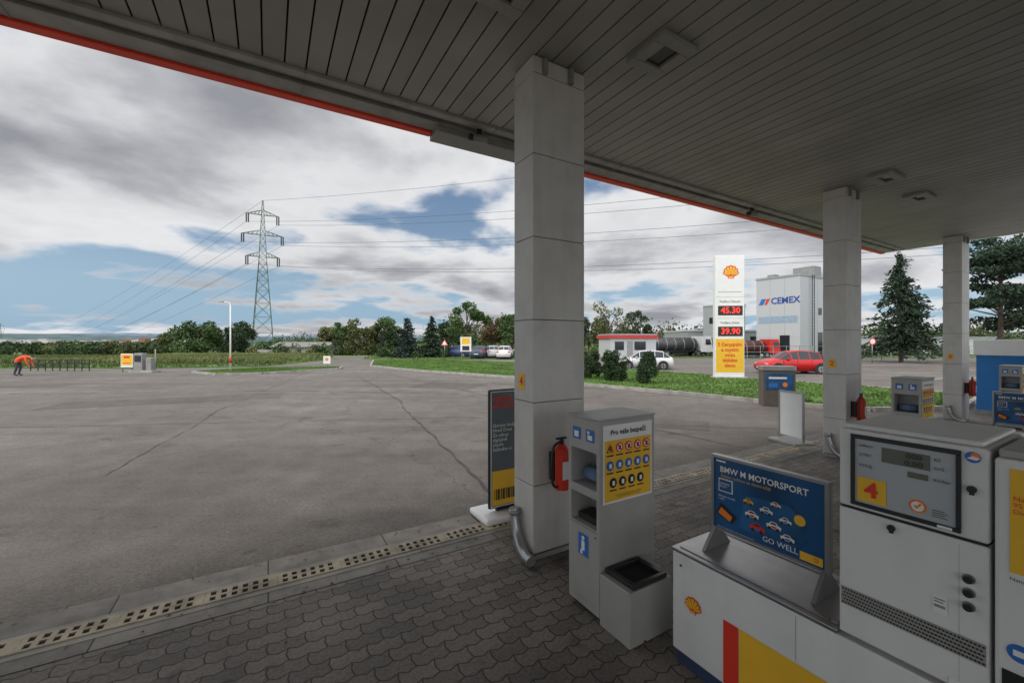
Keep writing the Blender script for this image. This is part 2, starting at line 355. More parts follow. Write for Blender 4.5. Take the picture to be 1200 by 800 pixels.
def frect(name,u0,u1,v0,v1,z,mat):
    return mk(name,[(u0,v0,0),(u1,v0,0),(u1,v1,0),(u0,v1,0)],[(0,1,2,3)],mat,loc=(0,0,z),rot=(0,0,TH))
frect('paver_pavement',-14,15.9,-10,3.66,.012,PAVE)
frect('concrete_strip',-14,15.9,3.66,4.35,.016,SLAB)
g=grp('channel_drain',0,0,.016,TH)
mk('slot_dark',[(-14,3.865,.004),(15.8,3.865,.004),(15.8,4.015,.004),(-14,4.015,.004)],[(0,1,2,3)],DARKGAP,g)
L1=[(-14,15.8,3.855,3.875,.003,.016),(-14,15.8,4.005,4.025,.003,.016),(-14,15.8,3.928,3.952,.003,.0158)]
u=-14
while u<15.8:
    wdt=.045 if int(round(u/.07))%7 else .09
    L1.append((u,u+wdt*.75,3.875,3.928,.003,.0155)); L1.append((u,u+wdt*.75,3.952,4.005,.003,.0155)); u+=.07
boxes(g,'cast_grating',L1,TAN)
boxes(g,'edge_rails',[(-14,15.8,3.80,3.855,.0,.006),(-14,15.8,4.025,4.08,.0,.006)],M('edge_concrete',(.28,.262,.23),.8,var=.3,scale=3))
# fallen leaves and grit
V=[];F=[];k=0
for i in range(420):
    uu=random.uniform(-5,9); vv=random.choice([random.gauss(3.72,.06),random.gauss(4.33,.08),random.uniform(.5,6.5)]); x,y=FC(uu,vv); s=random.uniform(.006,.02); a=random.uniform(0,6.28)
    z=.021+random.uniform(0,.004)
    V+=[(x+s*math.cos(a),y+s*math.sin(a),z),(x+.6*s*math.cos(a+1.6),y+.6*s*math.sin(a+1.6),z+.006),(x-s*math.cos(a),y-s*math.sin(a),z),(x+.6*s*math.cos(a-1.6),y+.6*s*math.sin(a-1.6),z+.003)]; F.append((k,k+1,k+2,k+3)); k+=4
mk('fallen_leaves',V,F,M('dead_leaf',(.16,.11,.05),.9,island=.6))

GRASS=M('lawn_grass',(.08,.15,.028),.95,var=.35,scale=.7,fine=.35,bscale=25); BLADE=M('grass_blades',(.10,.185,.03),.8,var=.4,scale=.6,island=.4)
def inside(x,y,poly):
    c=False;n=len(poly);j=n-1
    for i in range(n):
        xi,yi=poly[i];xj,yj=poly[j]
        if (yi>y)!=(yj>y) and x<(xj-xi)*(y-yi)/(yj-yi)+xi: c=not c
        j=i
    return c
def lawn(name,poly,n,z=.10,kerb=True,hmul=1,blade=None):
    g=grp(name,0,0)
    sheet('turf',poly,z,GRASS,g,thick=.12)
    bx=[p[0] for p in poly];by=[p[1] for p in poly]
    V=[];F=[];k=0;cnt=0
    while cnt<n:
        x=random.uniform(min(bx),max(bx)); y=random.uniform(min(by),max(by)); 
        if not inside(x,y,poly): continue
        cnt+=1
        for q in range(3):
            a=random.uniform(0,6.28); h=random.uniform(.03,.085)*hmul; ww=random.uniform(.01,.03)*hmul; xx=x+random.uniform(-.06,.06); yy=y+random.uniform(-.06,.06)
            V+=[(xx-math.cos(a)*ww,yy-math.sin(a)*ww,z),(xx+math.cos(a)*ww,yy+math.sin(a)*ww,z),(xx+random.uniform(-.04,.04),yy+random.uniform(-.04,.04),z+h)]
            F.append((k,k+1,k+2)); k+=3
    mk('grass_blades',V,F,blade or BLADE,g)
    if kerb:
        V=[];F=[]
        n=len(poly)
        for i in range(n):
            a=Vector(poly[i]);b=Vector(poly[(i+1)%n]); d=(b-a).normalized(); nn=Vector((d.y,-d.x))
            m=(a+b)/2+nn*.05
            if inside(m.x,m.y,poly): nn=-nn
            m=int((b-a).length)+1
            for s in range(m):
                p=a.lerp(b,s/m); q=a.lerp(b,(s+1)/m-.012/(b-a).length)
                k=len(V); o=nn*.14
                for zz in (0,.125):
                    V+=[(p.x,p.y,zz),(q.x,q.y,zz),(q.x+o.x,q.y+o.y,zz),(p.x+o.x,p.y+o.y,zz)]
                F+=[tuple(k+i2 for i2 in f) for f in BF]
        mk('kerb_stones',V,F,KERB,g)
LAWN=[(-11.2,33),(-6.2,27.6),(0,22.6),(3.46,18.65),(6.8,15.2),(8.6,12.9),(10.3,11.9),(13.2,12.2),(16.4,14.6),(15.5,16.7),(13.9,18.9),(12,22),(9.45,27),(5,32),(0,38),(-8,44),(-14,42)]
lawn('lawn',LAWN,22000)
lawn('grass_island',[(-20.2,26.3),(-17.5,24.6),(-15.3,25.4),(-12.4,29.6),(-12.9,31.2),(-18.5,30)],5000)
DRYB=M('dry_grass_blades',(.10,.145,.04),.9,var=.4,scale=.4,island=.4)
lawn('grass_verge',[(-90,30),(-27,31.3),(-20.4,33.8),(-20.4,46),(-25,58),(-90,58)],14000,z=.04,kerb=False,hmul=3,blade=DRYB)
lawn('grass_strip',[(140,44.5),(60,50.5),(8,50.5),(-10,47),(-17,47),(-20,60),(140,66)],9000,z=.04,kerb=False,hmul=2.5,blade=DRYB)

CROP=M('crop_leaves',(.13,.155,.05),.9,var=.45,scale=.12,island=.35)
V=[];F=[];k=0
for i in range(24000):
    y=random.uniform(36,58); x=random.uniform(-46,-21.5 if y<47 else -26); h=random.uniform(.15,.5); a=random.uniform(0,3.14); ww=random.uniform(.04,.10); lx=random.uniform(-.15,.15)
    V+=[(x-ww*math.cos(a),y-ww*math.sin(a),0),(x+ww*math.cos(a),y+ww*math.sin(a),0),(x+lx+ww*.6,y+lx,h),(x+lx-ww*.6,y+lx,h)]; F.append((k,k+1,k+2,k+3)); k+=4
mk('crop_field',V,F,CROP)

# ---------------------------------------------------------------- vegetation
def leafmat(n,col,isl=.5): return M(n,col,.85,var=.35,scale=.5,island=isl)
LG=leafmat('leaves_green',(.065,.115,.03)); LD=leafmat('leaves_dark',(.035,.065,.022)); LO=leafmat('leaves_olive',(.11,.12,.04)); LC=leafmat('needles',(.026,.052,.026)); LB=leafmat('needles_blue',(.03,.055,.045)); LBr=leafmat('leaves_brown',(.13,.085,.04))
def leafcloud(p,name,clumps,size,mat,loc=None):
    Vs=[];
    for (cx,cy,cz,rx,ry,rz,n) in clumps:
        d=rng.normal(size=(n,3)); d/=np.linalg.norm(d,axis=1)[:,None]
        r=rng.uniform(.35,1.0,size=(n,1))**.6*rng.uniform(.85,1.15,size=(n,1))
        c=d*r*np.array([rx,ry,rz])+np.array([cx,cy,cz])
        a=rng.normal(size=(n,3)); a/=np.linalg.norm(a,axis=1)[:,None]
        b=np.cross(a,rng.normal(size=(n,3))); b/=np.linalg.norm(b,axis=1)[:,None]
        s=size*rng.uniform(.5,1.3,size=(n,1))
        q=np.stack([c-a*s,c+b*s*.6,c+a*s,c-b*s*.6],axis=1); Vs.append(q.reshape(-1,3))
    V=np.concatenate(Vs); n=len(V)//4
    me=bpy.data.meshes.new(name); me.from_pydata(V.tolist(),[],[(4*i,4*i+1,4*i+2,4*i+3) for i in range(n)]); me.materials.append(mat)
    o=bpy.data.objects.new(name,me); 
    if loc: o.location=loc
    return link(o,p)
def tree(name,x,y,H,R,mat,n=2600,leaf=.18,trunk=.25,airy=False,zb=None):
    g=grp(name,x,y,gz(x,y) if zb is None else zb,random.uniform(0,6))
    segs=[((0,0,0),(.05*H*.2,0,H*.45),.035*H*.6,.02*H*.6),((.01*H,0,H*.45),(0,0,H*.85),.012*H,.004*H)]
    cl=[]
    m=18 if airy else 24
    for i in range(m):
        a=random.uniform(0,6.28); zf=random.uniform(trunk+.08,.95); rr=R*math.sqrt(max(.05,1-((zf-.55)/.5)**2))*random.uniform(.3,.85)
        c=(rr*math.cos(a),rr*math.sin(a),zf*H); s=R*random.uniform(.2,.42)*(.78 if airy else 1)
        cl.append((*c,s,s,s*.8,n//m)); segs.append(((0,0,H*max(trunk,zf-.3)),c,.012*H,.003*H))
    tubes(g,'trunk_and_limbs',segs,BARK,6)
    leafcloud(g,'crown',cl,leaf,mat); return g
def conifer(name,x,y,H,R,mat,n=60,per=38,leaf=.16,z0=.06,zb=None,droop=.25):
    g=grp(name,x,y,gz(x,y) if zb is None else zb,random.uniform(0,6))
    segs=[((0,0,0),(0,0,H*.97),.018*H,.003*H)]; Vs=[]
    for i in range(n):
        zf=z0+(1-z0)*(i/n)**.95; prof=R*((1-zf)**.85)
        for b in range(6 if zf<.85 else 4):
            a=random.uniform(0,6.28); ln=prof*random.uniform(.45,1.2)+.05; z=zf*H
            tip=np.array([ln*math.cos(a),ln*math.sin(a),z-ln*droop+random.uniform(-.1,.1)*H*.1])
            if b%2==0: segs.append(((0,0,z),tuple(tip),.008*H*(1-zf)+.01,.006))
            m=max(5,int(per*ln/R))
            t=rng.uniform(.15,1.0,size=(m,1)); c=np.array([0,0,z])*(1-t)+tip*t
            c+=rng.normal(size=(m,3))*np.array([.05,.05,.03])*R*(1.2-t*.5)
            d=tip-np.array([0,0,z]); d/=np.linalg.norm(d)+1e-6
            aa=d+rng.normal(size=(m,3))*.6; aa/=np.linalg.norm(aa,axis=1)[:,None]
            bb=np.cross(aa,rng.normal(size=(m,3))); bb/=np.linalg.norm(bb,axis=1)[:,None]
            s=leaf*rng.uniform(.6,1.4,size=(m,1))
            Vs.append(np.stack([c-aa*s,c+bb*s*.35,c+aa*s,c-bb*s*.35],axis=1).reshape(-1,3))
    tubes(g,'trunk_and_branches',segs,BARK,5)
    V=np.concatenate(Vs); nq=len(V)//4
    me=bpy.data.meshes.new('needles'); me.from_pydata(V.tolist(),[],[(4*i,4*i+1,4*i+2,4*i+3) for i in range(nq)]); me.materials.append(mat)
    link(bpy.data.objects.new('needles',me),g); return g
def px(x,d): return (x-600)/485*d
def ttree(xp,d,top,wpx,mat,**k):
    x=px(xp,d); H=2+(400-top)/485*d-gz(x,d); tree('deciduous_tree',x,d,H*1.03,wpx/485*d/2*1.15,mat,**k)
ttree(232,66,378,50,LG,n=5200,leaf=.22,trunk=.15); ttree(274,70,375,46,LD,n=5200,leaf=.22,trunk=.15)
ttree(196,74,394,30,LO,n=1800,leaf=.22,trunk=.2)
for xp,d,top,wd,m in [(405,80,380,30,LG),(424,76,377,32,LO),(447,78,372,38,LG),(463,72,384,28,LD),(388,88,385,28,LO)]:
    ttree(xp,d,top,wd,m,n=3800,leaf=.23,trunk=.08)
conifer('spruce_tree',px(477,50),50,4.9,2.1,LB,n=36,per=28,leaf=.21); conifer('spruce_tree',px(504,50),51,5.1,2.0,LC,n=36,per=28,leaf=.21)
ttree(547,60,356,52,LG,n=5200,leaf=.18,trunk=.15,airy=True)
ttree(577,72,372,30,LBr,n=3000,leaf=.21); ttree(600,66,370,38,LG,n=4000,leaf=.21); ttree(526,74,380,26,LD,n=2600,leaf=.2)
ttree(714,62,356,56,LO,n=2800,leaf=.16,trunk=.12,airy=True); ttree(745,66,366,38,LD,n=2600,leaf=.18,airy=True); ttree(690,70,374,40,LD,n=3200,leaf=.21)
conifer('spruce_tree',px(1056,40),40,10.5,3.9,LC,n=50,per=58,leaf=.21,z0=.15,droop=.35)
def pine(name,x,y,H,R):
    g=grp(name,x,y,0); segs=[((0,0,0),(.1,0,H*.9),.22,.06)]; cl=[]
    for i in range(40):
        zf=random.uniform(.28,1); a=random.uniform(0,6.28); rr=R*random.uniform(.25,1)*(1.05-zf*.45); c=(rr*math.cos(a),rr*math.sin(a),zf*H); s=random.uniform(.7,1.3)
        cl.append((*c,s*1.25,s*1.25,s*.42,210)); segs.append(((0,0,max(.2,zf-.08)*H),c,.07,.02))
    tubes(g,'trunk_and_limbs',segs,BARK,6); leafcloud(g,'needle_pads',cl,.15,LC)
pine('pine_tree',px(1172,34),34,10.6,3.3); pine('pine_tree',px(1215,36),36,11.2,3.4)
def shrub(name,x,y,h,r,mat,cone=False):
    g=grp(name,x,y,.1); tubes(g,'stem',[((0,0,0),(0,0,h*.5),.04,.03)],BARK,6)
    cl=[(0,0,h*.45,r*.6,r*.6,h*.38,1500)]
    for i in range(34):
        zf=random.uniform(.06,.9); rr=(r*(1.0-zf*.9) if cone else r*math.sqrt(max(.05,1-((zf-.45)/.56)**2)))*random.uniform(.5,.85); a=random.uniform(0,6.28); s=r*random.uniform(.2,.32)
        cl.append((rr*math.cos(a),rr*math.sin(a),zf*h,s,s,s,230))
    leafcloud(g,'foliage',cl,.045,mat)
shrub('shrub',px(721,20),20.2,1.5,.72,LD); shrub('shrub',px(761,18.7),18.9,1.45,.70,leafmat('shrub_green',(.04,.075,.03)),cone=True); shrub('shrub',px(692,21.5),21.6,1.45,.62,LD)
def mass(name,spec,size,mats,per=150):
    g=grp(name,0,0)
    for mi,mat in enumerate(mats):
        cl=[]
        for (x0,x1,d0,d1,h0,h1,cnt) in spec:
            for i in range(cnt//len(mats)):
                d=random.uniform(d0,d1); xx=px(random.uniform(x0,x1),d); h=random.uniform(h0,h1); z=gz(xx,d)
                cl.append((xx,d,z+h*.5,h*.55,h*.5,h*.55,per))
        leafcloud(g,'foliage',cl,size,mat)
mass('hedge',[(55,215,60,66,1.3,2.2,50),(-40,60,64,70,1.2,2.0,30),(280,385,68,74,1.4,2.4,20)],.2,[LD,LO,LG])
mass('distant_treeline',[(330,480,105,125,6,8.5,50),(505,615,90,105,7,9.5,50),(690,860,95,110,6,9,50),(1000,1240,80,100,5,7,50)],.36,[LD,LG,LO])
mass('undergrowth',[(440,520,49,56,.8,1.6,30),(520,610,52,58,.8,1.8,30),(690,720,52,60,1.,2,12),(985,1130,53,60,.8,1.8,30)],.14,[LG,LD])
mass('distant_woodland',[(-60,330,260,330,5.5,7.8,130),(320,1300,420,520,10,20,120)],1.0,[LD,LG])
g=grp('distant_town',0,0); lst=[];lst2=[]
for i in range(90):
    d=random.uniform(480,900); x=px(random.uniform(-40,230),d); ww=random.uniform(5,22); h=random.uniform(6,12)
    (lst if i%3 else lst2).append((x,x+ww,d,d+8,-6,-6+h))
boxes(g,'white_houses',lst,M('house_wall',(.5,.5,.48),.8)); boxes(g,'roofed_houses',lst2,M('roof_tile',(.3,.12,.08),.8))

# ---------------------------------------------------------------- pylons and wires
PYL=M('pylon_green',(.09,.15,.10),.6,.2,var=.2)
ARM=[(31.0,3.2),(26.4,4.1),(21.4,3.3)]
def pylon(name,x,y,rot,z0):
    g=grp(name,x,y,z0,rot); segs=[]
    def hw(z): return 2.2+(z/20)*(.8-2.2) if z<20 else .8+(z-20)/14.3*(.12-.8)
    lv=[0,4,7.6,10.8,13.6,16,18,20,21.4,23,24.7,26.4,28,29.5,31,32.6,34.3]
    cor=[(-1,-1),(1,-1),(1,1),(-1,1)]
    for a,b in zip(lv[:-1],lv[1:]):
        wa,wb=hw(a),hw(b); t=.085 if a<20 else .06
        for i in range(4):
            c=cor[i];d=cor[(i+1)%4]
            segs.append(((c[0]*wa,c[1]*wa,a),(c[0]*wb,c[1]*wb,b),t,t))
            segs.append(((c[0]*wa,c[1]*wa,a),(d[0]*wb,d[1]*wb,b),t*.6,t*.6)); segs.append(((d[0]*wa,d[1]*wa,a),(c[0]*wb,c[1]*wb,b),t*.6,t*.6))
            segs.append(((c[0]*wb,c[1]*wb,b),(d[0]*wb,d[1]*wb,b),t*.5,t*.5))
    for z,l in ARM:
        for s in (-1,1):
            h=hw(z)
            for q in (-1,1):
                segs.append(((s*h,q*h,z),(s*l,0,z),.07,.06)); segs.append(((s*h,q*h,z+1.0),(s*l,0,z),.06,.06))
                for k in range(1,4):
                    t=k/4; segs.append(((s*(h+(l-h)*t),q*h*(1-t),z),(s*(h+(l-h)*(t-.15)),q*h*(1-t),z+1.0*(1-t)),.04,.04))
    tubes(g,'lattice',segs,PYL,4)
    ins=[]
    for z,l in ARM:
        for s in (-1,1):
            for q in (0,.4): ins.append(((s*(l-q),0,z),(s*(l-q),0,z-2.0),.13,.13))
    tubes(g,'insulators',ins,BLACK,6); return g
PX,PY=-57.2,95
arot=math.atan2(.80,.59)-math.radians(25)
pylon('electricity_pylon',PX,PY,arot,0)
box(None,'pylon_footing',PX-3,PX+3,PY-3,PY+3,-6,.0,KERB)
BX,BY=-775,627
pylon('electricity_pylon',BX,BY,arot,-5)
WM=M('wire',(.09,.09,.10),.5,.5,var=0)
cu=bpy.data.curves.new('overhead_wires','CURVE'); cu.dimensions='3D'; cu.bevel_depth=.028; cu.bevel_resolution=1; cu.materials.append(WM)
def wire(a,b,sag,n=48):
    s=cu.splines.new('POLY'); s.points.add(n)
    for i in range(n+1):
        t=i/n; p=Vector(a).lerp(Vector(b),t); s.points[i].co=(p.x,p.y,p.z-4*sag*t*(1-t),1)
ca,sa=math.cos(arot),math.sin(arot)
CX,CY=PX+210,PY-85
for (z,l) in [(34.3,0)]+[(a[0]-1.9,a[1]) for a in ARM]:
    for s in ((-1,1) if l else (1,)):
        o=(ca*l*s,sa*l*s)
        wire((PX+o[0],PY+o[1],z),(CX+o[0],CY+o[1],z),6.5 if l else 5)
        wire((PX+o[0],PY+o[1],z),(BX+o[0],BY+o[1],z-5),26 if l else 22,60)
link(bpy.data.objects.new('overhead_wires',cu))
pylon('electricity_pylon',CX,CY,arot,0)

# ---------------------------------------------------------------- canopy
ZC=4.62
g=grp('station_canopy',0,0,0,TH)
lst=[];u=-13
while u<15.5:
    lst.append((u,u+.166,-9,4.45,ZC,ZC+.02)); u+=.18
boxes(g,'soffit_slats',lst,CEIL,bev=.004)
box(g,'void_above_slats',-13,15.5,-9,4.46,ZC+.035,ZC+.05,DARKGAP)
box(g,'roof_deck',-13.1,15.6,-9.1,4.9,ZC+.5,ZC+.6,GREYM)
GUT=M('gutter_grey',(.36,.355,.33),.5,.1,var=.2)
boxes(g,'edge_gutter',[(-13,15.52,4.453,4.55,ZC-.035,ZC+.2),(-13,15.52,4.56,4.68,ZC+.02,ZC+.2),(-13,15.52,4.69,4.91,ZC-.02,ZC+.2)],GUT,bev=.006)
boxes(g,'edge_channel',[(-13,15.52,4.545,4.695,ZC+.06,ZC+.25)],DARKGAP)
boxes(g,'red_edge_strip',[(-13,1.75,4.914,5.03,ZC-.045,ZC+.12),(3.1,15.62,4.914,5.03,ZC-.045,ZC+.12)],ORED,bev=.008)
boxes(g,'fascia',[(-13,15.65,4.93,5.05,ZC+.123,ZC+1.0),(15.523,15.66,-9,4.925,ZC-.02,ZC+1.0)],PW)
box(g,'grey_cover_box',1.754,3.096,4.72,5.03,ZC-.10,ZC+.12,M('cover_grey',(.32,.32,.31),.5,.2),.01)
for uu in (2.25,8.2,12.0):
    cyl(g,'camera_bracket',(uu,4.62,ZC+.03),(uu,4.62,ZC-.06),.03,BLACK); cyl(g,'camera_housing',(uu-.09,4.62,ZC-.12),(uu+.09,4.60,ZC-.12),.05,GREYM); cyl(g,'camera_lens',(uu-.13,4.625,ZC-.12),(uu-.093,4.62,ZC-.12),.038,BLACK)
for i,uu in enumerate(np.arange(-12.3,15,2.1)):
    boxes(g,'gutter_joint',[(uu,uu+.02,4.448,4.556,ZC-.041,ZC+.1),(uu,uu+.02,4.685,4.912,ZC-.026,ZC+.1)],GREYM)
LAMPG=M('lamp_glass',(.06,.06,.06),.15,var=.2)
for (uu,vv,kk) in [(3.08,2.55,1),(1.5,2.62,1),(8.45,2.65,0),(10.1,2.7,0),(-1.5,2.5,1),(3.08,-1.5,1)]:
    gg=fgrp('canopy_light',uu,vv,ZC)
    a,b=(.22,.22) if kk else (.28,.16)
    boxes(gg,'frame',[(-a,a,-b,-b+.10,-.05,-.002),(-a,a,b-.10,b,-.05,-.002),(-a,-a+.12,-b+.10,b-.10,-.05,-.002),(a-.12,a,-b+.10,b-.10,-.05,-.002)],LGREY,bev=.006)
    box(gg,'lamp_glass',-a+.12,a-.12,-b+.10,b-.10,-.02,-.008,LAMPG)

ZINC=M('pipe_zinc',(.40,.40,.40),.35,.7,var=.2)
for k in range(-1,3):
    u0=2.08+6.3*k
    g=fgrp('canopy_column',u0,3.15)
    box(g,'core',.01,.59,.01,.325,.0,ZC,DARKGAP)
    seams=[.06,.68,1.44,2.2,2.96,3.72,4.46,4.614]; lst=[]
    for a,b in zip(seams[:-1],seams[1:]): lst.append((0,.6,0,.335,a+.003,b-.003))
    boxes(g,'cladding_panels',lst,WHITE,bev=.003)
    boxes(g,'top_brackets',[(.10,.14,-.04,-.002,4.46,4.60),(.40,.44,-.04,-.002,4.46,4.60)],GREYM)
    box(g,'base_skirt',-.012,.612,-.012,.347,.01,.055,GREYM)
    pipe(g,'drain_pipe',[(-.055,.24,.42),(-.06,.22,.30),(-.065,.15,.16),(-.08,.03,.075),(-.09,-.10,.064)],.048,ZINC)
    tubes(g,'pipe_collar',[((-.056,.235,.37),(-.058,.232,.41),.058,.058)],GREYM,16)
    z0=1.62
    decal(g,'pump_number_plate',(-.003,.20,z0),RU,[('r',(-.055,-.075,.055,.075),YEL,0)])
    text(g,'pump_number',str(4-max(k,0)*2),.11,(-.007,.20,z0),RU,PRED,'CENTER',bold=.003)
    if k>=0:
        g=fgrp('fire_extinguisher',u0+.225,3.02)
        cyl(g,'cylinder',(0,0,.66),(0,0,1.02),.062,RED); cyl(g,'shoulder',(0,0,1.02),(0,0,1.07),.062,RED,r1=.025); cyl(g,'valve',(0,0,1.07),(0,0,1.11),.02,BLACK)
        box(g,'handle',-.06,.05,-.012,.012,1.112,1.13,BLACK,.003); box(g,'label',-.035,.035,-.0655,-.060,.76,.92,PW)
        pipe(g,'hose',[(-.02,0,1.09),(-.09,-.01,1.06),(-.115,-.01,.95),(-.115,-.01,.80),(-.09,-.01,.70),(-.06,-.02,.69)],.012,BLACK); box(g,'wall_bracket',-.05,.05,.055,.125,.72,.98,BLACK)

# ---------------------------------------------------------------- service box (paper towels) + waste bin
def service_box(u0,v0):
    g=fgrp('forecourt_service_box',u0,v0)
    W,D,H=.56,.34,1.43
    boxes(g,'cabinet',[(0,W,0,D,.05,.65),(0,W,0,D,.87,.93),(0,W,0,D,1.20,H),(.22,W,.03,D-.03,.65,.87),(0,W,0,.028,.65,.87),(0,W,D-.028,D,.65,.87),(.22,W,.03,D-.03,.93,1.20),(0,W,0,.028,.93,1.20),(0,W,D-.028,D,.93,1.20)],LGREY)
    boxes(g,'recess_lining',[(.205,.218,.03,D-.03,.655,.865),(.205,.218,.03,D-.03,.935,1.195)],GREYM)
    box(g,'paper_roll_slot',.05,.2,.06,.28,.655,.70,BLACK); tubes(g,'paper_roll',[((.13,.07,.99),(.13,.27,.99),.052,.052)],M('blue_paper',(.14,.20,.32),.9),16)
    box(g,'lid',-.008,W+.008,-.008,D+.008,H+.002,H+.018,LGREY,.005); box(g,'foot',.03,W-.03,.03,D-.03,0,.05,BLACK)
    decal(g,'pictograms',(-.003,D/2,0),RU,[('r',(-.12,1.27,-.03,1.36),LBLUE,0),('r',(.03,1.27,.12,1.36),LBLUE,0),('r',(-.10,1.285,-.05,1.33),PW,1),('r',(.05,1.285,.10,1.32),PW,1),('c',(.06,1.338,.012),PW,1),('r',(-.055,.42,.055,.58),LBLUE,0),('c',(0,.55,.016),PW,1),('r',(-.018,.46,.018,.53),PW,1),('r',(-.03,.43,-.005,.46),PW,1),('r',(-.13,.10,.13,.105),GREYM,0),('r',(-.15,.635,.15,.638),BLACK,0),('c',(.13,.60,.008),BLACK,0)])
    it=[('r',(.03,.84,.53,1.40),PW,0),('r',(.045,.855,.515,1.29),YEL,1)]
    for r in range(3):
        for c in range(5-(r==2)):
            cx=.095+c*.092+(.03 if r==2 else 0); cy=1.235-r*.125; m=[PRED,LBLUE,PBLK][r]
            it+=[('c',(cx,cy,.036),m,2),('c',(cx,cy,.026),PW if r==0 else m,3),('r',(cx-.012,cy-.016,cx+.012,cy+.016),PBLK if r==0 else PW,4),('r',(cx-.034,cy-.058,cx+.034,cy-.048),PBLK,2)]
            if r==0: it.append(('p',[(cx-.024,cy+.018),(cx-.018,cy+.024),(cx+.024,cy-.018),(cx+.018,cy-.024)],PRED,5))
    it[2]=('p',[(.06,1.205),(.13,1.205),(.095,1.27)],PBLK,2); it[3]=('p',[(.07,1.211),(.12,1.211),(.095,1.258)],YEL,3)
    decal(g,'safety_poster',(0,-.004,0),RV,it)
    text(g,'poster_title','Pro vaše bezpečí',.052,(.28,-.008,1.345),RV,PBLK,'CENTER',bold=.001)
    text(g,'poster_small_print','Prosíme dbejte pokynů obsluhy a dodržujte\nbezpečnostní předpisy čerpací stanice',.015,(.28,-.0095,.885),RV,PBLK,'CENTER')
    g=fgrp('waste_bin',u0,v0)
    W,y0,H=.41,-.285,.39
    boxes(g,'bin_body',[(0,W,y0,-.003,.0,H-.02)],LGREY,bev=.006)
    boxes(g,'bin_rim',[(0.04,W-.04,y0+.01,y0+.04,H-.018,H+.012),(.04,W-.04,-.05,-.02,H-.018,H+.012),(.04,.08,y0+.04,-.05,H-.018,H+.012),(W-.08,W-.04,y0+.04,-.05,H-.018,H+.012)],BLACK,bev=.004)
    box(g,'bin_opening',.08,W-.08,y0+.04,-.05,H-.018,H-.010,DARKGAP)
for k in (0,1,2): service_box(2.01+6.3*k,2.2)

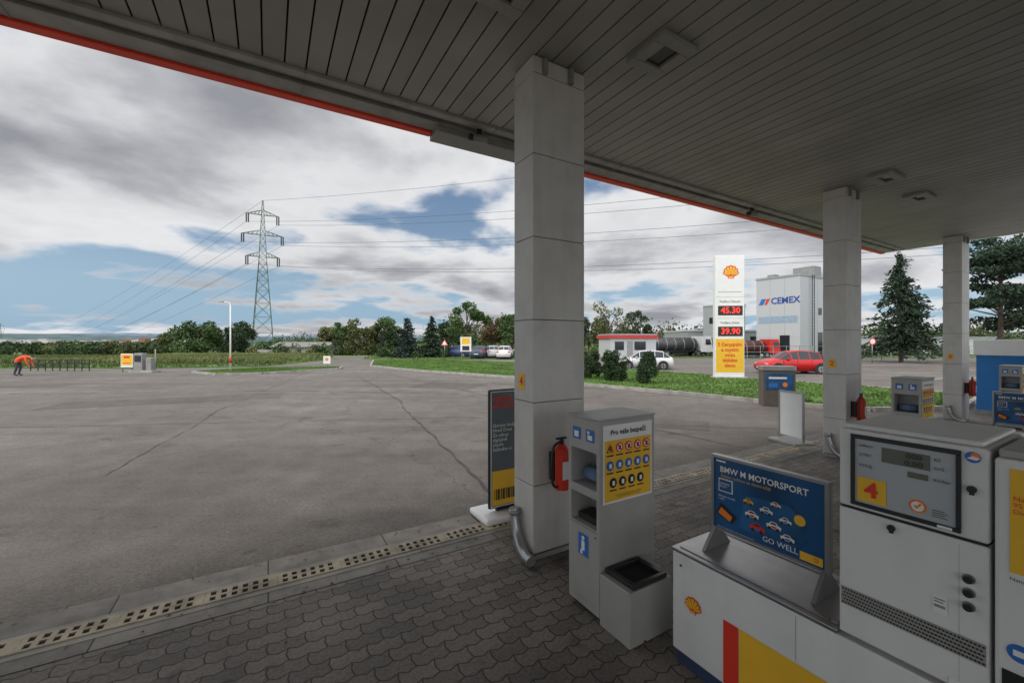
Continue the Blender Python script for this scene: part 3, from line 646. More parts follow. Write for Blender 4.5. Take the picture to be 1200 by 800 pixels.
# ---------------------------------------------------------------- pump islands
def island(u0,num):
    g=fgrp('pump_island_cabinet',u0,0)
    boxes(g,'cabinet_body',[(0,.50,-1.2,1.72,.10,.70)],PUMPW,bev=.006)
    box(g,'plinth',.02,.48,-1.18,1.70,0,.098,M('plinth_blue',(.03,.05,.10),.5))
    box(g,'steel_top',-.006,.506,.85,1.727,.702,.722,STEEL,.003)
    boxes(g,'top_lip',[(.03,.47,.86,.885,.724,.74),(.03,.06,.9,1.69,.7235,.728),(.44,.47,.9,1.69,.7235,.728)],STEEL)
    it=[('r',(-1.385,.11,-1.30,.46),PRED,0),('r',(-1.296,.11,.8,.46),YEL,0)]+shell_items(-1.575,.43,.05,1)
    it+=[('c',(-1.66,.63,.008),BLACK,0),('r',(-1.02,.47,-1.018,.69),GREYM,0)]
    decal(g,'livery_stripes',(-.003,0,0),RU,it)
    g=fgrp('fuel_pump',u0,0)
    y0,y1=.40,.845
    box(g,'lower_housing',0,.50,y0,y1,.725,1.275,PUMPW,.008)
    box(g,'seam',.006,.494,y0+.006,y1-.006,1.275,1.285,BLACK)
    box(g,'head_housing',0,.50,y0,y1,1.285,1.62,PUMPW,.010)
    box(g,'cap',.015,.485,y0+.015,y1-.015,1.621,1.642,PUMPW,.01)
    boxes(g,'display_frame',[(-.012,-.001,.468,.80,1.585,1.603),(-.012,-.001,.468,.80,1.300,1.316),(-.012,-.001,.468,.482,1.316,1.585),(-.012,-.001,.786,.80,1.316,1.585)],BLACK,bev=.003)
    Lm=-.786
    it=[('r',(Lm,1.316,-.482,1.585),PANELG,0),('r',(Lm+.09,1.505,Lm+.235,1.565),LCD,1),('r',(Lm+.17,1.465,Lm+.23,1.488),LCD,1),
        ('r',(Lm+.008,1.325,Lm+.105,1.425),YEL,1),('c',(Lm+.20,1.36,.026),ORNG,1),('c',(Lm+.20,1.36,.019),PW,2),('p',[(Lm+.19,1.36),(Lm+.198,1.35),(Lm+.213,1.37),(Lm+.208,1.374),(Lm+.198,1.36),(Lm+.195,1.364)],ORNG,3)]
    for i in range(4):
        zz=1.41-.008*i; it.append(('r',(Lm+.24,zz-.05,Lm+.24+.035+.008*(i%2),zz-.0475),PBLK,1))
    decal(g,'display_panel',(-.002,0,0),RU,it)
    text(g,'pump_number',str(num),.085,(-.0075,-(Lm+.056),1.375),RU,PRED,'CENTER',bold=.003)
    for s,z,q in (('celkem',1.56,.0),('LITRY',1.52,.0),('VÝDEJ',1.475,.0)): text(g,'legend',s,.017,(-.0065,-(Lm+q+.015),z),RU,PBLK)
    for s,z in (('Kč',1.552),('litrů',1.52),('Kč/litr',1.475)): text(g,'legend',s,.017,(-.0065,-(Lm+.245),z),RU,PBLK)
    text(g,'lcd_digits','000',.030,(-.0075,-(Lm+.165),1.548),RU,PBLK,sx=1.1); text(g,'lcd_digits','0.00',.030,(-.0075,-(Lm+.160),1.520),RU,PBLK,sx=1.1)
    def knob(yy,zz,r=.013):
        cyl(g,'knob',(-.001,yy,zz),(-.020,yy,zz),r,BLACK,14); cyl(g,'knob_ring',(0,yy,zz),(-.006,yy,zz),r*1.35,STEEL,14)
    for yy,zz in ((.442,1.47),(.665,1.245)):
        cyl(g,'lock',(-.001,yy,zz),(-.012,yy,zz),.013,BLACK,14); box(g,'lock_tab',-.011,-.001,yy-.006,yy+.006,zz-.020,zz-.011,BLACK)
    for zz in (1.145,1.095,1.045): knob(.45,zz)
    decal(g,'stickers',(-.003,0,0),RU,[('c',(-.44,1.585,.020),LBLUE,0),('c',(-.434,1.59,.012),ORNG,1),('p',[(-.455,1.58),(-.43,1.575),(-.42,1.585),(-.44,1.59)],PW,2),('r',(-.545,.98,-.505,1.045),PW,0),('r',(-.54,1.03,-.51,1.033),PBLK,1),('r',(-.54,1.02,-.515,1.023),PBLK,1),('r',(-.54,1.0,-.51,1.01),GREYM,1),('r',(-.475,.74,-.474,1.26),GREYM,0),('r',(-.50,.735,-.425,.76),PW,1)])
    decal(g,'maker_badge',(-.013,0,0),RU,[('r',(-.53,1.303,-.49,1.313),PW,0)])
    it=[]
    for r in range(5):
        for c in range(42):
            yy=y0+.014+c*.0101+(.005 if r%2 else 0)
            if yy<y1-.014: it.append(('c',(-yy,.862+r*.0145,.0038),BLACK,1))
    it.append(('r',(-y1+.008,.852,-y0-.008,.93),LGREY,0))
    decal(g,'vent_grille',(-.0025,0,0),RU,it)
    g=fgrp('nozzle_housing',u0,0)
    box(g,'housing',-.012,.50,-1.15,.388,.725,1.60,PUMPW,.012); box(g,'cap',.0,.49,-1.14,.38,1.601,1.63,LGREY,.008)
    it=[('r',(-.352,1.22,.0,1.57),YEL,0),('c',(-.33,.955,.030),LBLUE,0),('r',(-.345,.945,-.315,.965),PW,1),('r',(-.37,.735,.1,.885),BLACK,0)]
    decal(g,'stickers',(-.015,0,0),RU,it)
    text(g,'sticker_text','Natural\n95\nDiesel',.022,(-.0195,.345,1.45),RU,PRED); text(g,'sticker_text2','Natural',.016,(-.0195,.352,1.200),RU,PBLK)
    g=fgrp('advertising_board',u0+.24,0)
    y0,y1,z0,z1=.985,1.595,.85,1.285
    boxes(g,'frame',[(-.02,.02,y0-.012,y0+.006,z0-.012,z1+.012),(-.02,.02,y1-.006,y1+.012,z0-.012,z1+.012),(-.02,.02,y0+.006,y1-.006,z0-.012,z0+.004),(-.02,.02,y0+.006,y1-.006,z1-.004,z1+.012)],STEEL)
    box(g,'panel',-.012,.012,y0+.006,y1-.006,z0+.004,z1-.004,BLUE)
    for yy in (y0+.01,y1-.01):
        mk('foot',[(-.13,yy-.01,.723),(.13,yy-.01,.723),(.02,yy-.01,z0),(-.02,yy-.01,z0),(-.13,yy+.01,.723),(.13,yy+.01,.723),(.02,yy+.01,z0),(-.02,yy+.01,z0)],BF,STEEL,g)
    x0=-y1
    DB=M('poster_midblue',(.02,.11,.26),.3,var=.4,scale=6)
    it=[('p',[(x0+.16,.90),(x0+.46,.88),(x0+.55,1.0),(x0+.44,1.12),(x0+.20,1.10)],DB,0),('r',(x0+.035,1.08,x0+.125,1.16),PW,0),('r',(x0+.041,1.086,x0+.119,1.154),BLUE,1),('r',(x0+.02,1.258,x0+.08,1.268),PW,0),('p',[(x0+.02,.94),(x0+.12,.90),(x0+.15,.95),(x0+.05,1.01)],BLACK,1),('p',[(x0+.035,.945),(x0+.11,.912),(x0+.125,.945),(x0+.055,.985)],ORNG,2),('c',(x0+.49,1.06,.028),YEL,1)]
    for i,(cx,cy,s) in enumerate([(.24,1.00,1),(.32,1.05,.9),(.36,.98,1.0),(.27,.935,1.1),(.37,1.10,.7),(.42,1.03,.8),(.22,1.07,.75),(.43,.94,.9)]):
        cx+=x0; cc=[PW,PW,PW,PRED,PW,PW,YEL,PW][i]
        it+=[('p',[(cx-.036*s,cy-.013*s),(cx+.036*s,cy-.013*s),(cx+.04*s,cy+.006*s),(cx+.024*s,cy+.010*s),(cx+.012*s,cy+.024*s),(cx-.014*s,cy+.024*s),(cx-.026*s,cy+.010*s),(cx-.04*s,cy+.006*s)],cc,1),
             ('p',[(cx-.018*s,cy+.010*s),(cx+.018*s,cy+.010*s),(cx+.010*s,cy+.020*s),(cx-.011*s,cy+.020*s)],PBLK,2),('c',(cx-.022*s,cy-.013*s,.009*s),PBLK,2),('c',(cx+.022*s,cy-.013*s,.009*s),PBLK,2),('r',(cx-.01*s,cy-.008*s,cx+.015*s,cy+.002*s),[PRED,LBLUE][i%2],3)]
    it+=[('r',(x0+.49,.862,x0+.595,.905),YEL,1)]+shell_items(x0+.565,.885,.012,2)
    decal(g,'poster_artwork',(-.0145,0,0),RU,it)
    text(g,'headline','BMW M MOTORSPORT',.050,(-.017,y1-.045,1.215),RU,PW,sx=.94,bold=.001)
    text(g,'subline','Zažijte rychlost na vlastní kůži',.024,(-.017,y1-.05,1.178),RU,YEL); text(g,'subline2','Sbírejte modely\nv akci',.017,(-.017,y1-.035,1.045),RU,PW)
    text(g,'slogan','GO WELL',.042,(-.019,y1-.30,.892),RU,PW); text(g,'badge','SBÍREJTE\nBODY',.017,(-.020,y1-.045,1.122),RU,PW)
    text(g,'tiny_print','Akce platí do vyprodání zásob na označených stanicích.',.010,(-.017,y1-.03,.862),RU,PW)
island(2.18,4); island(8.66,2); island(-5.0,6)

# ---------------------------------------------------------------- portable signs near columns
g=fgrp('pavement_advertising_stand',2.12,4.12)
box(g,'base',-.12,.62,-.20,.26,.016,.09,PW,.03)
box(g,'board',0,.62,-.02,.03,.12,1.46,BLACK,.02); box(g,'post_foot',.1,.5,-.015,.025,.09,.12,BLACK)
decal(g,'poster',(0,-.0225,0),RV,[('r',(.018,.14,.602,1.44),PW,0),('r',(.028,.15,.592,1.43),SGREY,1),('r',(.035,.16,.585,.545),YEL,2)]+[('r',(.06+.022*i,.22,.068+.022*i+.006*(i%3),.34),PBLK,3) for i in range(14)]+shell_items(.4,.47,.04,3))
text(g,'headline','TĚŠÍ MĚ\nAPLIKACE',.066,(.04,-.030,1.31),RV,PRED,bold=.002)
text(g,'body','Sbírejte body\nHned Dnes\nZa nákup\ndigitálně\nchytře\nStáhněte si',.054,(.04,-.030,.92),RV,PW)
g=grp('pavement_sign_board',5.5,8.15,0,math.radians(-78))
boxes(g,'base',[(-.33,.33,-.25,.25,.0,.07)],GREYM,bev=.02); boxes(g,'frame',[(-.28,-.25,-.02,.02,.07,1.02),(.25,.28,-.02,.02,.07,1.02),(-.25,.25,-.02,.02,.99,1.02)],STEEL)
box(g,'panel',-.25,.25,-.012,.012,.14,.99,PW)
g=grp('advertising_cabinet',8.25,12.9,0,math.radians(-12))
box(g,'body',-.45,.45,-.2,.2,.0,1.1,M('cab_brown',(.12,.10,.085),.6),.01); box(g,'top',-.47,.47,-.22,.22,1.102,1.24,GREYM,.01); box(g,'poster',-.38,.38,-.215,-.203,.52,1.02,BLUE)
decal(g,'poster_art',(0,-.218,0),RV,[('r',(-.3,.85,.2,.91),PW,0),('c',(.15,.68,.07),ORNG,0),('r',(-.3,.6,-.05,.72),LBLUE,0)])
g=grp('blue_kiosk',12.9,11.5,0,TH)
box(g,'blue_wall',0,2.6,-4.5,0,.0,1.62,CYAN); box(g,'white_fascia',-.05,2.65,-4.55,.05,1.623,2.05,PW,.01)
box(g,'dark_base',-.006,2.6,-4.5,.006,0.001,.12,GREYM); boxes(g,'panel_joints',[(-.004,0,-1.2*i-.01,-1.2*i,.121,1.62) for i in range(1,4)],BLACK)

# ---------------------------------------------------------------- price totem
g=grp('price_totem_sign',11.3,21.6,.05,math.radians(-4))
W=.70
box(g,'body',-W-.03,W+.03,-.16,.16,.05,6.4,PW,.02); box(g,'foundation',-.85,.85,-.3,.3,0,.12,KERB)
it=[('r',(-W,.35,W,2.08),YEL,0)]+shell_items(.05,5.55,.36,1)
it+=[('r',(-.60,3.30,.64,3.80),PBLK,0),('r',(-.60,2.22,.64,2.72),PBLK,0),('r',(-.60,4.50,.6,4.53),LGREY,0),('r',(-W,3.14,W,3.155),LGREY,0),('r',(-W,4.25,W,4.262),LGREY,0)]
decal(g,'sign_faces',(0,-.163,0),RV,it)
text(g,'price_text','45.30',.44,(.03,-.172,3.55),RV,LED,'CENTER',bold=.006); text(g,'price_text','39.90',.44,(.03,-.172,2.47),RV,LED,'CENTER',bold=.006)
text(g,'grade_text','FuelSave Natural',.15,(0,-.17,4.02),RV,PBLK,'CENTER'); text(g,'grade_text','FuelSave Diesel',.15,(0,-.17,2.92),RV,PBLK,'CENTER')
text(g,'promo_text','S čerpáním\na mytím\nvozu\nzískáte\nslevu',.27,(0,-.172,1.25),RV,PRED,'CENTER',bold=.004)

# ---------------------------------------------------------------- vehicles
def car(name,x,y,rot,col,sc_=1.0):
    g=grp(name,x,y,0,rot); g.scale=(sc_,sc_,sc_)
    paint=M(name+'_paint',col,.25,.1,var=0)
    st=[(-2.12,.38,.62,.64,.70,.55),(-2.05,.24,.88,.92,.80,.62),(-1.85,.2,.93,1.02,.85,.62),(-1.35,.2,.94,1.40,.875,.57),(-.7,.2,.93,1.475,.885,.58),(.0,.2,.92,1.48,.885,.60),(.45,.2,.915,1.42,.885,.58),(1.15,.2,.90,.96,.87,.66),(1.6,.2,.82,.86,.86,.62),(1.98,.24,.68,.72,.80,.55),(2.12,.36,.52,.54,.66,.5)]
    V=[];F=[];I=[]
    for (xx,lo,be,ro,wb,wr) in st:
        V+=[(xx,-wb*.93,lo),(xx,-wb*1.02,lo+(be-lo)*.5),(xx,-wb,be),(xx,-wr,ro),(xx,0,ro+.035),(xx,wr,ro),(xx,wb,be),(xx,wb*1.02,lo+(be-lo)*.5),(xx,wb*.93,lo)]
    for i in range(len(st)-1):
        for j in range(9):
            a=9*i+j;b=9*i+(j+1)%9; F.append((a,b,b+9,a+9))
            gl=0
            if j in (2,5) and 2<=i<=6: gl=1
            if j in (3,4) and i in (2,6): gl=1
            I.append(gl)
    F.append(tuple(range(8,-1,-1))); I.append(0); n=9*(len(st)-1); F.append(tuple(n+i for i in range(9))); I.append(0)
    o=mk('body',V,F,[paint,GLASS],g,I)
    bm=bmesh.new(); bm.from_mesh(o.data); bmesh.ops.recalc_face_normals(bm,faces=bm.faces)
    gf=[f for f in bm.faces if f.material_index==1]
    r=bmesh.ops.inset_individual(bm,faces=gf,thickness=.03,depth=-.012)
    for f in r['faces']: f.material_index=0
    for f in bm.faces: f.smooth=f.material_index==0
    bm.to_mesh(o.data); bm.free()
    for xx in (-1.32,1.32):
        for s in (-1,1):
            cyl(g,'wheel_arch',(xx,s*.80,.34),(xx,s*.899,.34),.385,BLACK,24)
            cyl(g,'tyre',(xx,s*.72,.315),(xx,s*.91,.315),.315,RUB,24); cyl(g,'rim',(xx,s*.85,.315),(xx,s*.918,.315),.20,STEEL,16)
            boxes(g,'spokes',[(xx-.02,xx+.02,s*.92-.004,s*.92+.004,.13,.50),(xx-.18,xx+.18,s*.92-.003,s*.92+.003,.295,.335)],BLACK)
    for s in (-1,1):
        boxes(g,'headlight',[(1.86,2.03,min(s*.45,s*.78),max(s*.45,s*.78),.60,.70)],PANELG,bev=.03); boxes(g,'tail_light',[(-2.11,-1.93,min(s*.5,s*.80),max(s*.5,s*.80),.74,.90)],PRED,bev=.03)
        box(g,'mirror',.62,.78,min(s*.88,s*1.02),max(s*.88,s*1.02),.93,1.04,paint,.03)
        boxes(g,'door_line',[(xx,xx+.012,min(s*.86,s*.903),max(s*.86,s*.903),.3,.9) for xx in (-.75,.12,.98)],BLACK)
    box(g,'grille',2.02,2.10,-.4,.4,.42,.54,BLACK,.02); box(g,'number_plate',2.10,2.125,-.26,.26,.36,.44,PW)
    box(g,'plate_rear',-2.135,-2.11,-.26,.26,.5,.60,PW); box(g,'underbody',-1.9,1.9,-.75,.75,.16,.24,BLACK)
    return g
car('red_hatchback_car',17.7,26.2,math.radians(176),(.55,.012,.012),.95)
car('white_car',px(757,30),30.2,math.radians(165),(.7,.7,.7),.9)
car('parked_car',px(563,50),50,math.radians(80),(.06,.08,.12)); car('parked_car',px(577,51),51,math.radians(100),(.5,.5,.52)); car('parked_car',px(592,49),49,math.radians(85),(.7,.7,.7)); car('parked_car',px(533,53),53,math.radians(170),(.08,.12,.3))
def tanker(name,x,y,rot,tank,cabm,cab=True,s_=1):
    g=grp(name,x,y,0,rot); g.scale=(s_,s_,s_)
    tubes(g,'tank',[((-3.6,0,1.75),(3.2,0,1.75),.98,.98),((-3.8,0,1.75),(-3.6,0,1.75),.6,.98),((3.2,0,1.75),(3.4,0,1.75),.98,.6)],tank,24)
    tubes(g,'tank_bands',[((xx,0,1.75),(xx+.08,0,1.75),1.0,1.0) for xx in (-3.2,-1.8,-.4,1.0,2.6)],GREYM,24)
    boxes(g,'chassis',[(-3.8,5.4,-.45,.45,.62,.82),(-3.5,3.1,-.9,.9,.83,.95),(-1,1.6,-1.0,1.0,.35,.6)],BLACK); boxes(g,'walkway',[(-3.2,2.8,-.3,.3,2.74,2.80)],GREYM)
    for xx in (-3.0,-1.9,3.2,4.9):
        for s in (-1,1): cyl(g,'wheel',(xx,s*.8,.5),(xx,s*1.12,.5),.5,RUB,18); cyl(g,'hub',(xx,s*1.05,.5),(xx,s*1.14,.5),.25,STEEL,12)
    if cab:
        mk('cab',[(3.7,-1.15,.7),(5.7,-1.15,.7),(5.7,1.15,.7),(3.7,1.15,.7),(3.7,-1.1,3.0),(5.35,-1.1,3.0),(5.35,1.1,3.0),(3.7,1.1,3.0)],BF,cabm,g)
        mk('windscreen',[(5.60,-1,1.75),(5.60,1,1.75),(5.42,1,2.75),(5.42,-1,2.75)],[(0,1,2,3)],GLASS,g)
        for s in (-1,1): mk('side_window',[(4.4,s*1.155,1.75),(5.35,s*1.155,1.75),(5.2,s*1.13,2.55),(4.4,s*1.13,2.55)],[(0,1,2,3)],GLASS,g)
        box(g,'bumper',5.5,5.8,-1.15,1.15,.4,.72,BLACK,.04)
DT=M('tank_dark',(.06,.06,.065),.4,.4,var=.3); GT=M('tank_grey',(.14,.145,.15),.4,.4,var=.3); CABR=M('truck_red',(.62,.03,.02),.4)
tanker('tank_truck',px(790,54),54,math.radians(14),DT,M('cab_white',(.6,.6,.6),.4),True,.9)
tanker('tank_truck',px(826,55),57,math.radians(-6),GT,PW,False,.9)
tanker('tank_truck',px(878,50),51,math.radians(10),M('tank_maroon',(.10,.03,.03),.45,.2),CABR,True,.76)

# ---------------------------------------------------------------- buildings
BLDG=dirty_white('cladding_white',(.52,.54,.55),.12,zs=.1); BLD2=M('cladding_grey',(.33,.35,.36),.6,var=.08)
g=grp('industrial_plant_building',36.2,52,0,TH)
box(g,'hall',0,6.6,0,5.4,-.1,10.3,BLDG); 
boxes(g,'cladding_joints',[(-.012,0,y,y+.03,0,10.3) for y in (1.8,3.6)]+[(-.011,0,0,5.4,z,z+.03) for z in (2.5,5,7.6)]+[(x,x+.03,-.012,0,0,10.3) for x in (2.2,4.4)],BLD2)
boxes(g,'roof_parapet',[(-.08,6.68,-.08,5.48,10.302,10.55)],BLD2)
boxes(g,'roof_plant',[(4.6,6.4,.4,3,10.56,12.0),(1,2,3.5,4.5,10.56,11.0)],GREYM)
tubes(g,'silos',[((8.0,1.5,2.2),(8.0,1.5,9.6),1.3,1.3),((8,1.5,.8),(8,1.5,2.2),.3,1.3),((10.9,1.5,2.2),(10.9,1.5,9.2),1.3,1.3),((10.9,1.5,.8),(10.9,1.5,2.2),.3,1.3)],BLD2,24)
rl=[]
for x in np.arange(6.8,12.3,.9): rl.append(((x,0,9.4),(x,0,11),.04,.04)); rl.append(((x,0,0),(x,0,9.4),.05,.05))
for z in (9.9,10.4,11): rl.append(((6.8,0,z),(12.3,0,z),.04,.04))
rl+=[((2.6,-.25,0),(2.6,-.25,10.6),.04,.04),((3.1,-.25,0),(3.1,-.25,10.6),.04,.04)]+[((2.6,-.25,z),(3.1,-.25,z),.025,.025) for z in np.arange(.4,10.5,.4)]
tubes(g,'platform_railing_and_ladder',rl,BLACK,6,smooth=False); boxes(g,'platform',[(6.7,12.3,-.1,3.2,9.62,9.75)],GREYM)
boxes(g,'windows',[(-.03,-.013,3.9,4.9,1.0,1.9),(-.03,-.013,1.2,2.4,.1,2.8),(4.6,5.8,-.03,-.013,.1,3.2),(4.7,5.6,-.03,-.013,5.5,6.4)],GLASS)
decal(g,'company_mark',(-.02,0,0),RU,[('p',[(-5.1,6.9),(-4.5,6.9),(-4.1,7.7),(-4.7,7.7)],LBLUE,0),('p',[(-4.35,6.9),(-4.0,6.9),(-3.6,7.7),(-4.0,7.7)],PRED,0)])
text(g,'company_name','CEMEX',1.15,(-.03,3.5,7.3),RU,M('text_navy',(.03,.08,.35),.5),sx=.95,bold=.03)
boxes(g,'blue_band',[(-.02,-.013,.3,5.1,4.4,5.3)],M('pale_blue',(.3,.4,.5),.5))
g=grp('industrial_plant_annex',31.5,59,0,TH)
box(g,'block',-1,3,0,4,-.1,7.2,BLD2); boxes(g,'roof',[(-1.1,3.1,-.1,4.1,7.202,7.4)],BLDG); boxes(g,'windows',[(-1.02,-1.001,1,3,4.6,5.5),(-1.02,-1.001,1,3,1.6,2.5),(.2,1.8,-.02,-.001,1.2,2.4)],GLASS)
g=grp('low_industrial_hall',34,66,0,0); box(g,'hall',-6,16,0,10,-.2,3.6,BLD2); boxes(g,'roof_edge',[(-6.1,16.1,-.1,10.1,3.602,3.85)],BLDG); boxes(g,'windows',[(x,x+1.5,-.02,-.001,1.6,2.8) for x in range(-5,15,3)],GLASS)
g=grp('small_service_building',px(743,48),48.5,0,math.radians(8))
box(g,'walls',-2.7,2.9,0,4,-.05,2.35,BLDG); box(g,'red_fascia',-2.9,3.1,-.2,4.2,2.353,2.75,M('fascia_red',(.5,.05,.04),.6)); box(g,'roof',-2.8,3.0,-.1,4.1,2.753,2.9,BLD2)
boxes(g,'windows',[(-2.2,-1.1,-.03,-.002,1.0,2.0),(.2,1.6,-.03,-.002,1.0,2.0)],GLASS); box(g,'door',-.7,0,-.03,-.002,0,2.05,GREYM); tubes(g,'flue',[((1.8,1.5,2.9),(1.8,1.5,3.7),.1,.1)],STEEL,10)
g=grp('long_storage_building',px(350,82),82,-2.0,math.radians(-4))
box(g,'walls',-5.6,5.6,0,6,-2,2.9,M('wall_beige',(.34,.32,.27),.8,var=.1)); mk('roof',[(-5.9,-.4,2.9),(5.9,-.4,2.9),(5.9,3,3.9),(-5.9,3,3.9),(-5.9,6.4,2.9),(5.9,6.4,2.9)],[(0,1,2,3),(3,2,5,4),(0,3,4),(1,5,2)],M('roof_sheet',(.22,.21,.2),.7),g)
boxes(g,'doors',[(x,x+1.6,-.03,-.002,0,2.2) for x in (-4.6,-1.4,2.2)],GREYM)
g=grp('yard_sheds',px(1060,60),60,0,.1); boxes(g,'sheds',[(-7,-1,0,4,0,2.6),(0,5,1,5,0,2.3),(9,15,0,4,0,2.5)],BLDG); boxes(g,'roofs',[(-7.2,-.8,-.2,4.2,2.602,2.8),(-.2,5.2,.8,5.2,2.302,2.5),(8.8,15.2,-.2,4.2,2.502,2.7)],BLD2); boxes(g,'doors',[(-5,-3.5,-.02,-.001,0,2.1),(1,2.5,.98,.999,0,2)],GREYM)
g=grp('yard_fence',0,0); lst=[]
for i in range(28): x=24+i*1.5; lst.append(((x,47.5,0),(x,47.5,1.5),.04,.04))
lst+=[((24,47.5,z),(64.5,47.5,z),.025,.025) for z in (.3,.8,1.45)]
tubes(g,'posts_and_rails',lst,GREYM,6,smooth=False)

# ---------------------------------------------------------------- street furniture
g=grp('street_lamp',px(270,27),27,.1)
tubes(g,'pole',[((0,0,0),(0,0,4.3),.055,.035),((0,0,4.3),(-.08,0,4.42),.035,.03),((-.08,0,4.42),(-.45,0,4.5),.03,.03)],PW,10); box(g,'lamp_head',-.75,-.4,-.08,.08,4.46,4.54,LGREY,.02); tubes(g,'red_bands',[((0,0,.5),(0,0,.9),.058,.057)],PRED,10)
g=grp('information_sign',px(146,27),27.2,0)
tubes(g,'posts',[((-.3,0,0),(-.3,0,1.2),.03,.03),((.3,0,0),(.3,0,1.2),.03,.03)],GREYM,8); box(g,'board',-.4,.4,-.05,-.03,.3,1.2,PW,.01); decal(g,'art',(0,-.055,0),RV,[('r',(-.36,.45,.36,1.15),YEL,0),('r',(-.2,.9,.2,1.05),PRED,1),('r',(-.25,.55,.25,.6),PRED,1)])
g=grp('air_and_water_station',px(168,26.5),26.6,0)
box(g,'plinth',-.75,.75,-.35,.35,0,.15,KERB,.01); box(g,'unit',-.55,.0,-.2,.2,.152,1.25,GREYM,.03); box(g,'unit_panel',-.48,-.07,-.215,-.203,.7,1.1,BLACK); box(g,'bin',.2,.55,-.17,.17,.152,.95,GREYM,.03); tubes(g,'hose',[((-.56,0,.9),(-.68,0,.5),.02,.02),((-.68,0,.5),(-.56,0,.35),.02,.02)],BLACK,6)
tubes(g,'post',[((.68,0,.15),(.68,0,1.5),.03,.03)],GREYM,8)
g=grp('direction_sign',px(381,29.5),29.8,.1)
tubes(g,'post',[((0,0,0),(0,0,.5),.03,.03)],GREYM,8); box(g,'board',-.25,.25,-.04,.04,.3,.85,PW,.01); decal(g,'art',(0,-.044,0),RV,shell_items(0,.62,.13,0))
g=grp('railing',0,0); segs=[]
for i in range(9): x=-32.8+i*.5; segs.append(((x,28.2,0),(x,28.2,.75),.03,.03))
segs+=[((-32.8,28.2,z),(-28.8,28.2,z),.03,.03) for z in (.25,.5,.75)]
tubes(g,'rails',segs,BLACK,6,smooth=False)
def sign_post(name,x,y,h,kind,rot=0):
    g=grp(name,x,y,0,rot); tubes(g,'post',[((0,0,0),(0,0,h),.035,.035)],STEEL,8)
    if kind=='tri': decal(g,'plate',(0,-.05,0),RV,[('p',[(-.4,h-.65),(.4,h-.65),(0,h+.05)],PRED,0),('p',[(-.28,h-.58),(.28,h-.58),(0,h-.09)],PW,1)])
    elif kind=='round': decal(g,'plate',(0,-.05,0),RV,[('c',(0,h-.3,.32),PRED,0),('c',(0,h-.3,.23),PW,1)])
    elif kind=='blue': decal(g,'plate',(0,-.05,0),RV,[('r',(-.3,h-.6,.3,h),LBLUE,0),('r',(-.1,h-.5,.1,h-.1),PW,1)])
    else: decal(g,'plate',(0,-.05,0),RV,[('p',[(0,h-.8),(.4,h-.4),(0,h),(-.4,h-.4)],PW,0),('p',[(0,h-.68),(.28,h-.4),(0,h-.12),(-.28,h-.4)],YEL,1)])
sign_post('traffic_sign',px(1022,38),38,2.3,'round'); sign_post('traffic_sign',px(1077,42),42,2.3,'diamond'); sign_post('traffic_sign',px(1033,44),44,2.1,'blue')
sign_post('traffic_sign',px(521,47),47,2.2,'tri'); sign_post('traffic_sign',px(617,46),46,2.3,'blue')
g=grp('roadside_billboard',px(546,46),46,0)
tubes(g,'posts',[((-.45,0,0),(-.45,0,2.5),.05,.05),((.45,0,0),(.45,0,2.5),.05,.05)],GREYM,8); box(g,'board',-.6,.6,-.1,-.04,.9,2.5,PW); decal(g,'art',(0,-.104,0),RV,[('r',(-.45,1.7,.45,2.4),YEL,0),('r',(-.4,1.0,.4,1.5),BLACK,0)])
g=grp('road_markings',0,0)
RP=M('road_paint',(.55,.55,.52),.7,var=.3,scale=5)
def stripe(a,b,wd):
    a=Vector(a);b=Vector(b);d=(b-a).normalized();n=Vector((-d.y,d.x))*wd
    mk('line',[(a.x-n.x,a.y-n.y,.004),(b.x-n.x,b.y-n.y,.004),(b.x+n.x,b.y+n.y,.004),(a.x+n.x,a.y+n.y,.004)],[(0,1,2,3)],RP,g)
for i in range(9): stripe((22+i*3.2,22+i*.8),(23.6+i*3.2,22.4+i*.8),.06)
stripe((19,17.5),(60,25),.06); stripe((16,33),(60,39),.06)

# ---------------------------------------------------------------- person bending over (orange work clothes)
def skin_mesh(p,name,verts,edges,radii,mats,pick,root=0,sub=2):
    me=bpy.data.meshes.new(name); me.from_pydata(verts,edges,[]); o=bpy.data.objects.new(name,me); link(o)
    md=o.modifiers.new('s','SKIN'); md.use_smooth_shade=True
    for i,r in enumerate(radii): me.skin_vertices[0].data[i].radius=(r,r)
    me.skin_vertices[0].data[root].use_root=True
    o.modifiers.new('u','SUBSURF').levels=sub
    dg=bpy.context.evaluated_depsgraph_get(); nm=bpy.data.meshes.new_from_object(o.evaluated_get(dg)); bpy.data.objects.remove(o)
    nm.materials.clear()
    for m in mats: nm.materials.append(m)
    for f in nm.polygons: f.material_index=pick(f.center); f.use_smooth=True
    return link(bpy.data.objects.new(name,nm),p)
SKN=M('skin',(.5,.28,.2),.6,var=0); HIV=M('orange_workwear',(.85,.10,.02),.7,var=.1); TRS=M('dark_trousers',(.05,.05,.07),.8)
g=grp('person_bending',-28.9,24.2,.0,math.radians(20))
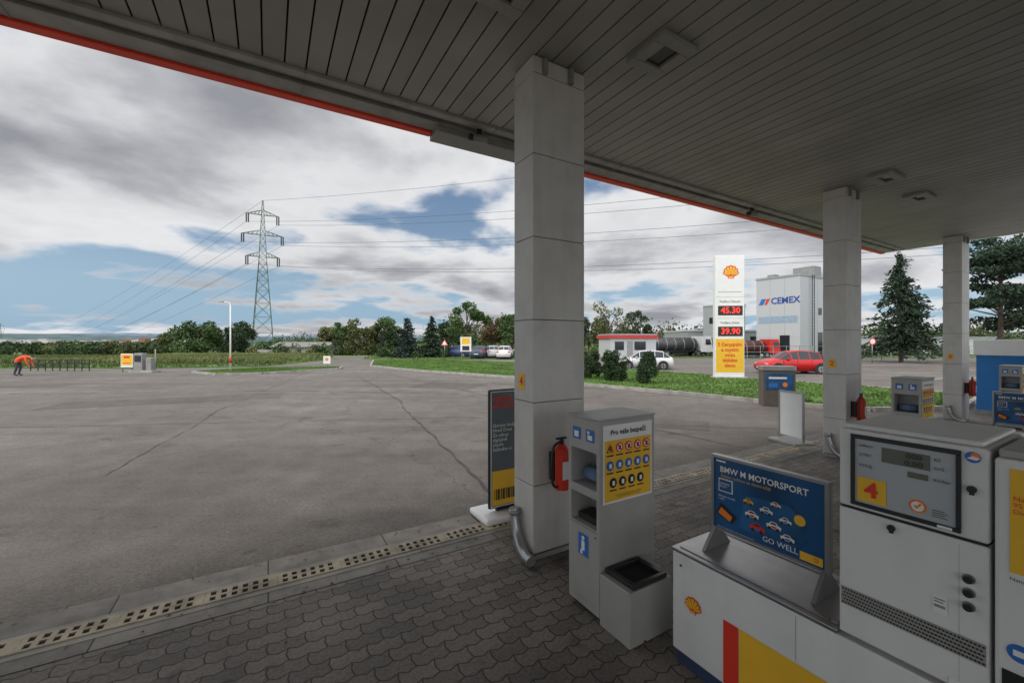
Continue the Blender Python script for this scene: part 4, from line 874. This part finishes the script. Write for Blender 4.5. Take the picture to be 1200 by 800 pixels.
V=[(0,0,.88),(.10,0,1.0),(.27,0,1.08),(.42,0,1.10),(.50,0,1.07),(.58,0,1.03),
   (-.01,.10,.84),(.06,.12,.47),(-.03,.12,.08),(.14,.13,.04),
   (-.01,-.10,.84),(.02,-.12,.47),(-.09,-.12,.08),(.08,-.13,.04),
   (.42,.17,1.07),(.47,.21,.80),(.58,.17,.57),(.42,-.17,1.07),(.47,-.21,.80),(.58,-.17,.57)]
E=[(0,1),(1,2),(2,3),(3,4),(4,5),(0,6),(6,7),(7,8),(8,9),(0,10),(10,11),(11,12),(12,13),(3,14),(14,15),(15,16),(3,17),(17,18),(18,19)]
R=[.14,.14,.15,.15,.065,.055,.095,.065,.045,.04,.095,.065,.045,.04,.07,.05,.035,.07,.05,.035]
skin_mesh(g,'body',V,E,R,[HIV,TRS,SKN,BLACK],lambda c:(2 if c.x>.53 and c.z>.98 else (3 if c.z<.09 and c.x<.3 else (1 if c.z<.80 and c.x<.3 else 0))))
hd=bpy.data.meshes.new('head'); bm=bmesh.new(); bmesh.ops.create_uvsphere(bm,u_segments=16,v_segments=12,radius=.105)
for v in bm.verts:
    v.co.x*=.95; v.co.y*=.78; v.co.z*=1.15
    if v.co.x>.07 and abs(v.co.y)<.03 and abs(v.co.z)<.03: v.co.x+=.02
bm.to_mesh(hd); bm.free(); hd.materials.append(SKN); ho=bpy.data.objects.new('head',hd); ho.location=(.68,0,1.0); ho.rotation_euler=(0,math.radians(65),0); link(ho,g)
leafcloud(g,'hair',[(.70,0,1.05,.09,.08,.08,300)],.025,BLACK)
for s in (-1,1):
    for k in range(5):
        a=(k-2)*.022; base=Vector((.60,s*.17+a,.54)); l=[.05,.075,.08,.075,.06][k]
        tubes(g,'finger',[(base-Vector((0,0,-.03)),base-Vector((0,0,l*.5)),.010,.009),(base-Vector((0,0,l*.5)),base-Vector((.015,0,l)),.009,.007)],SKN,7)
    box(g,'palm',.585,.62,s*.17-.042,s*.17+.042,.50,.58,SKN,.012)
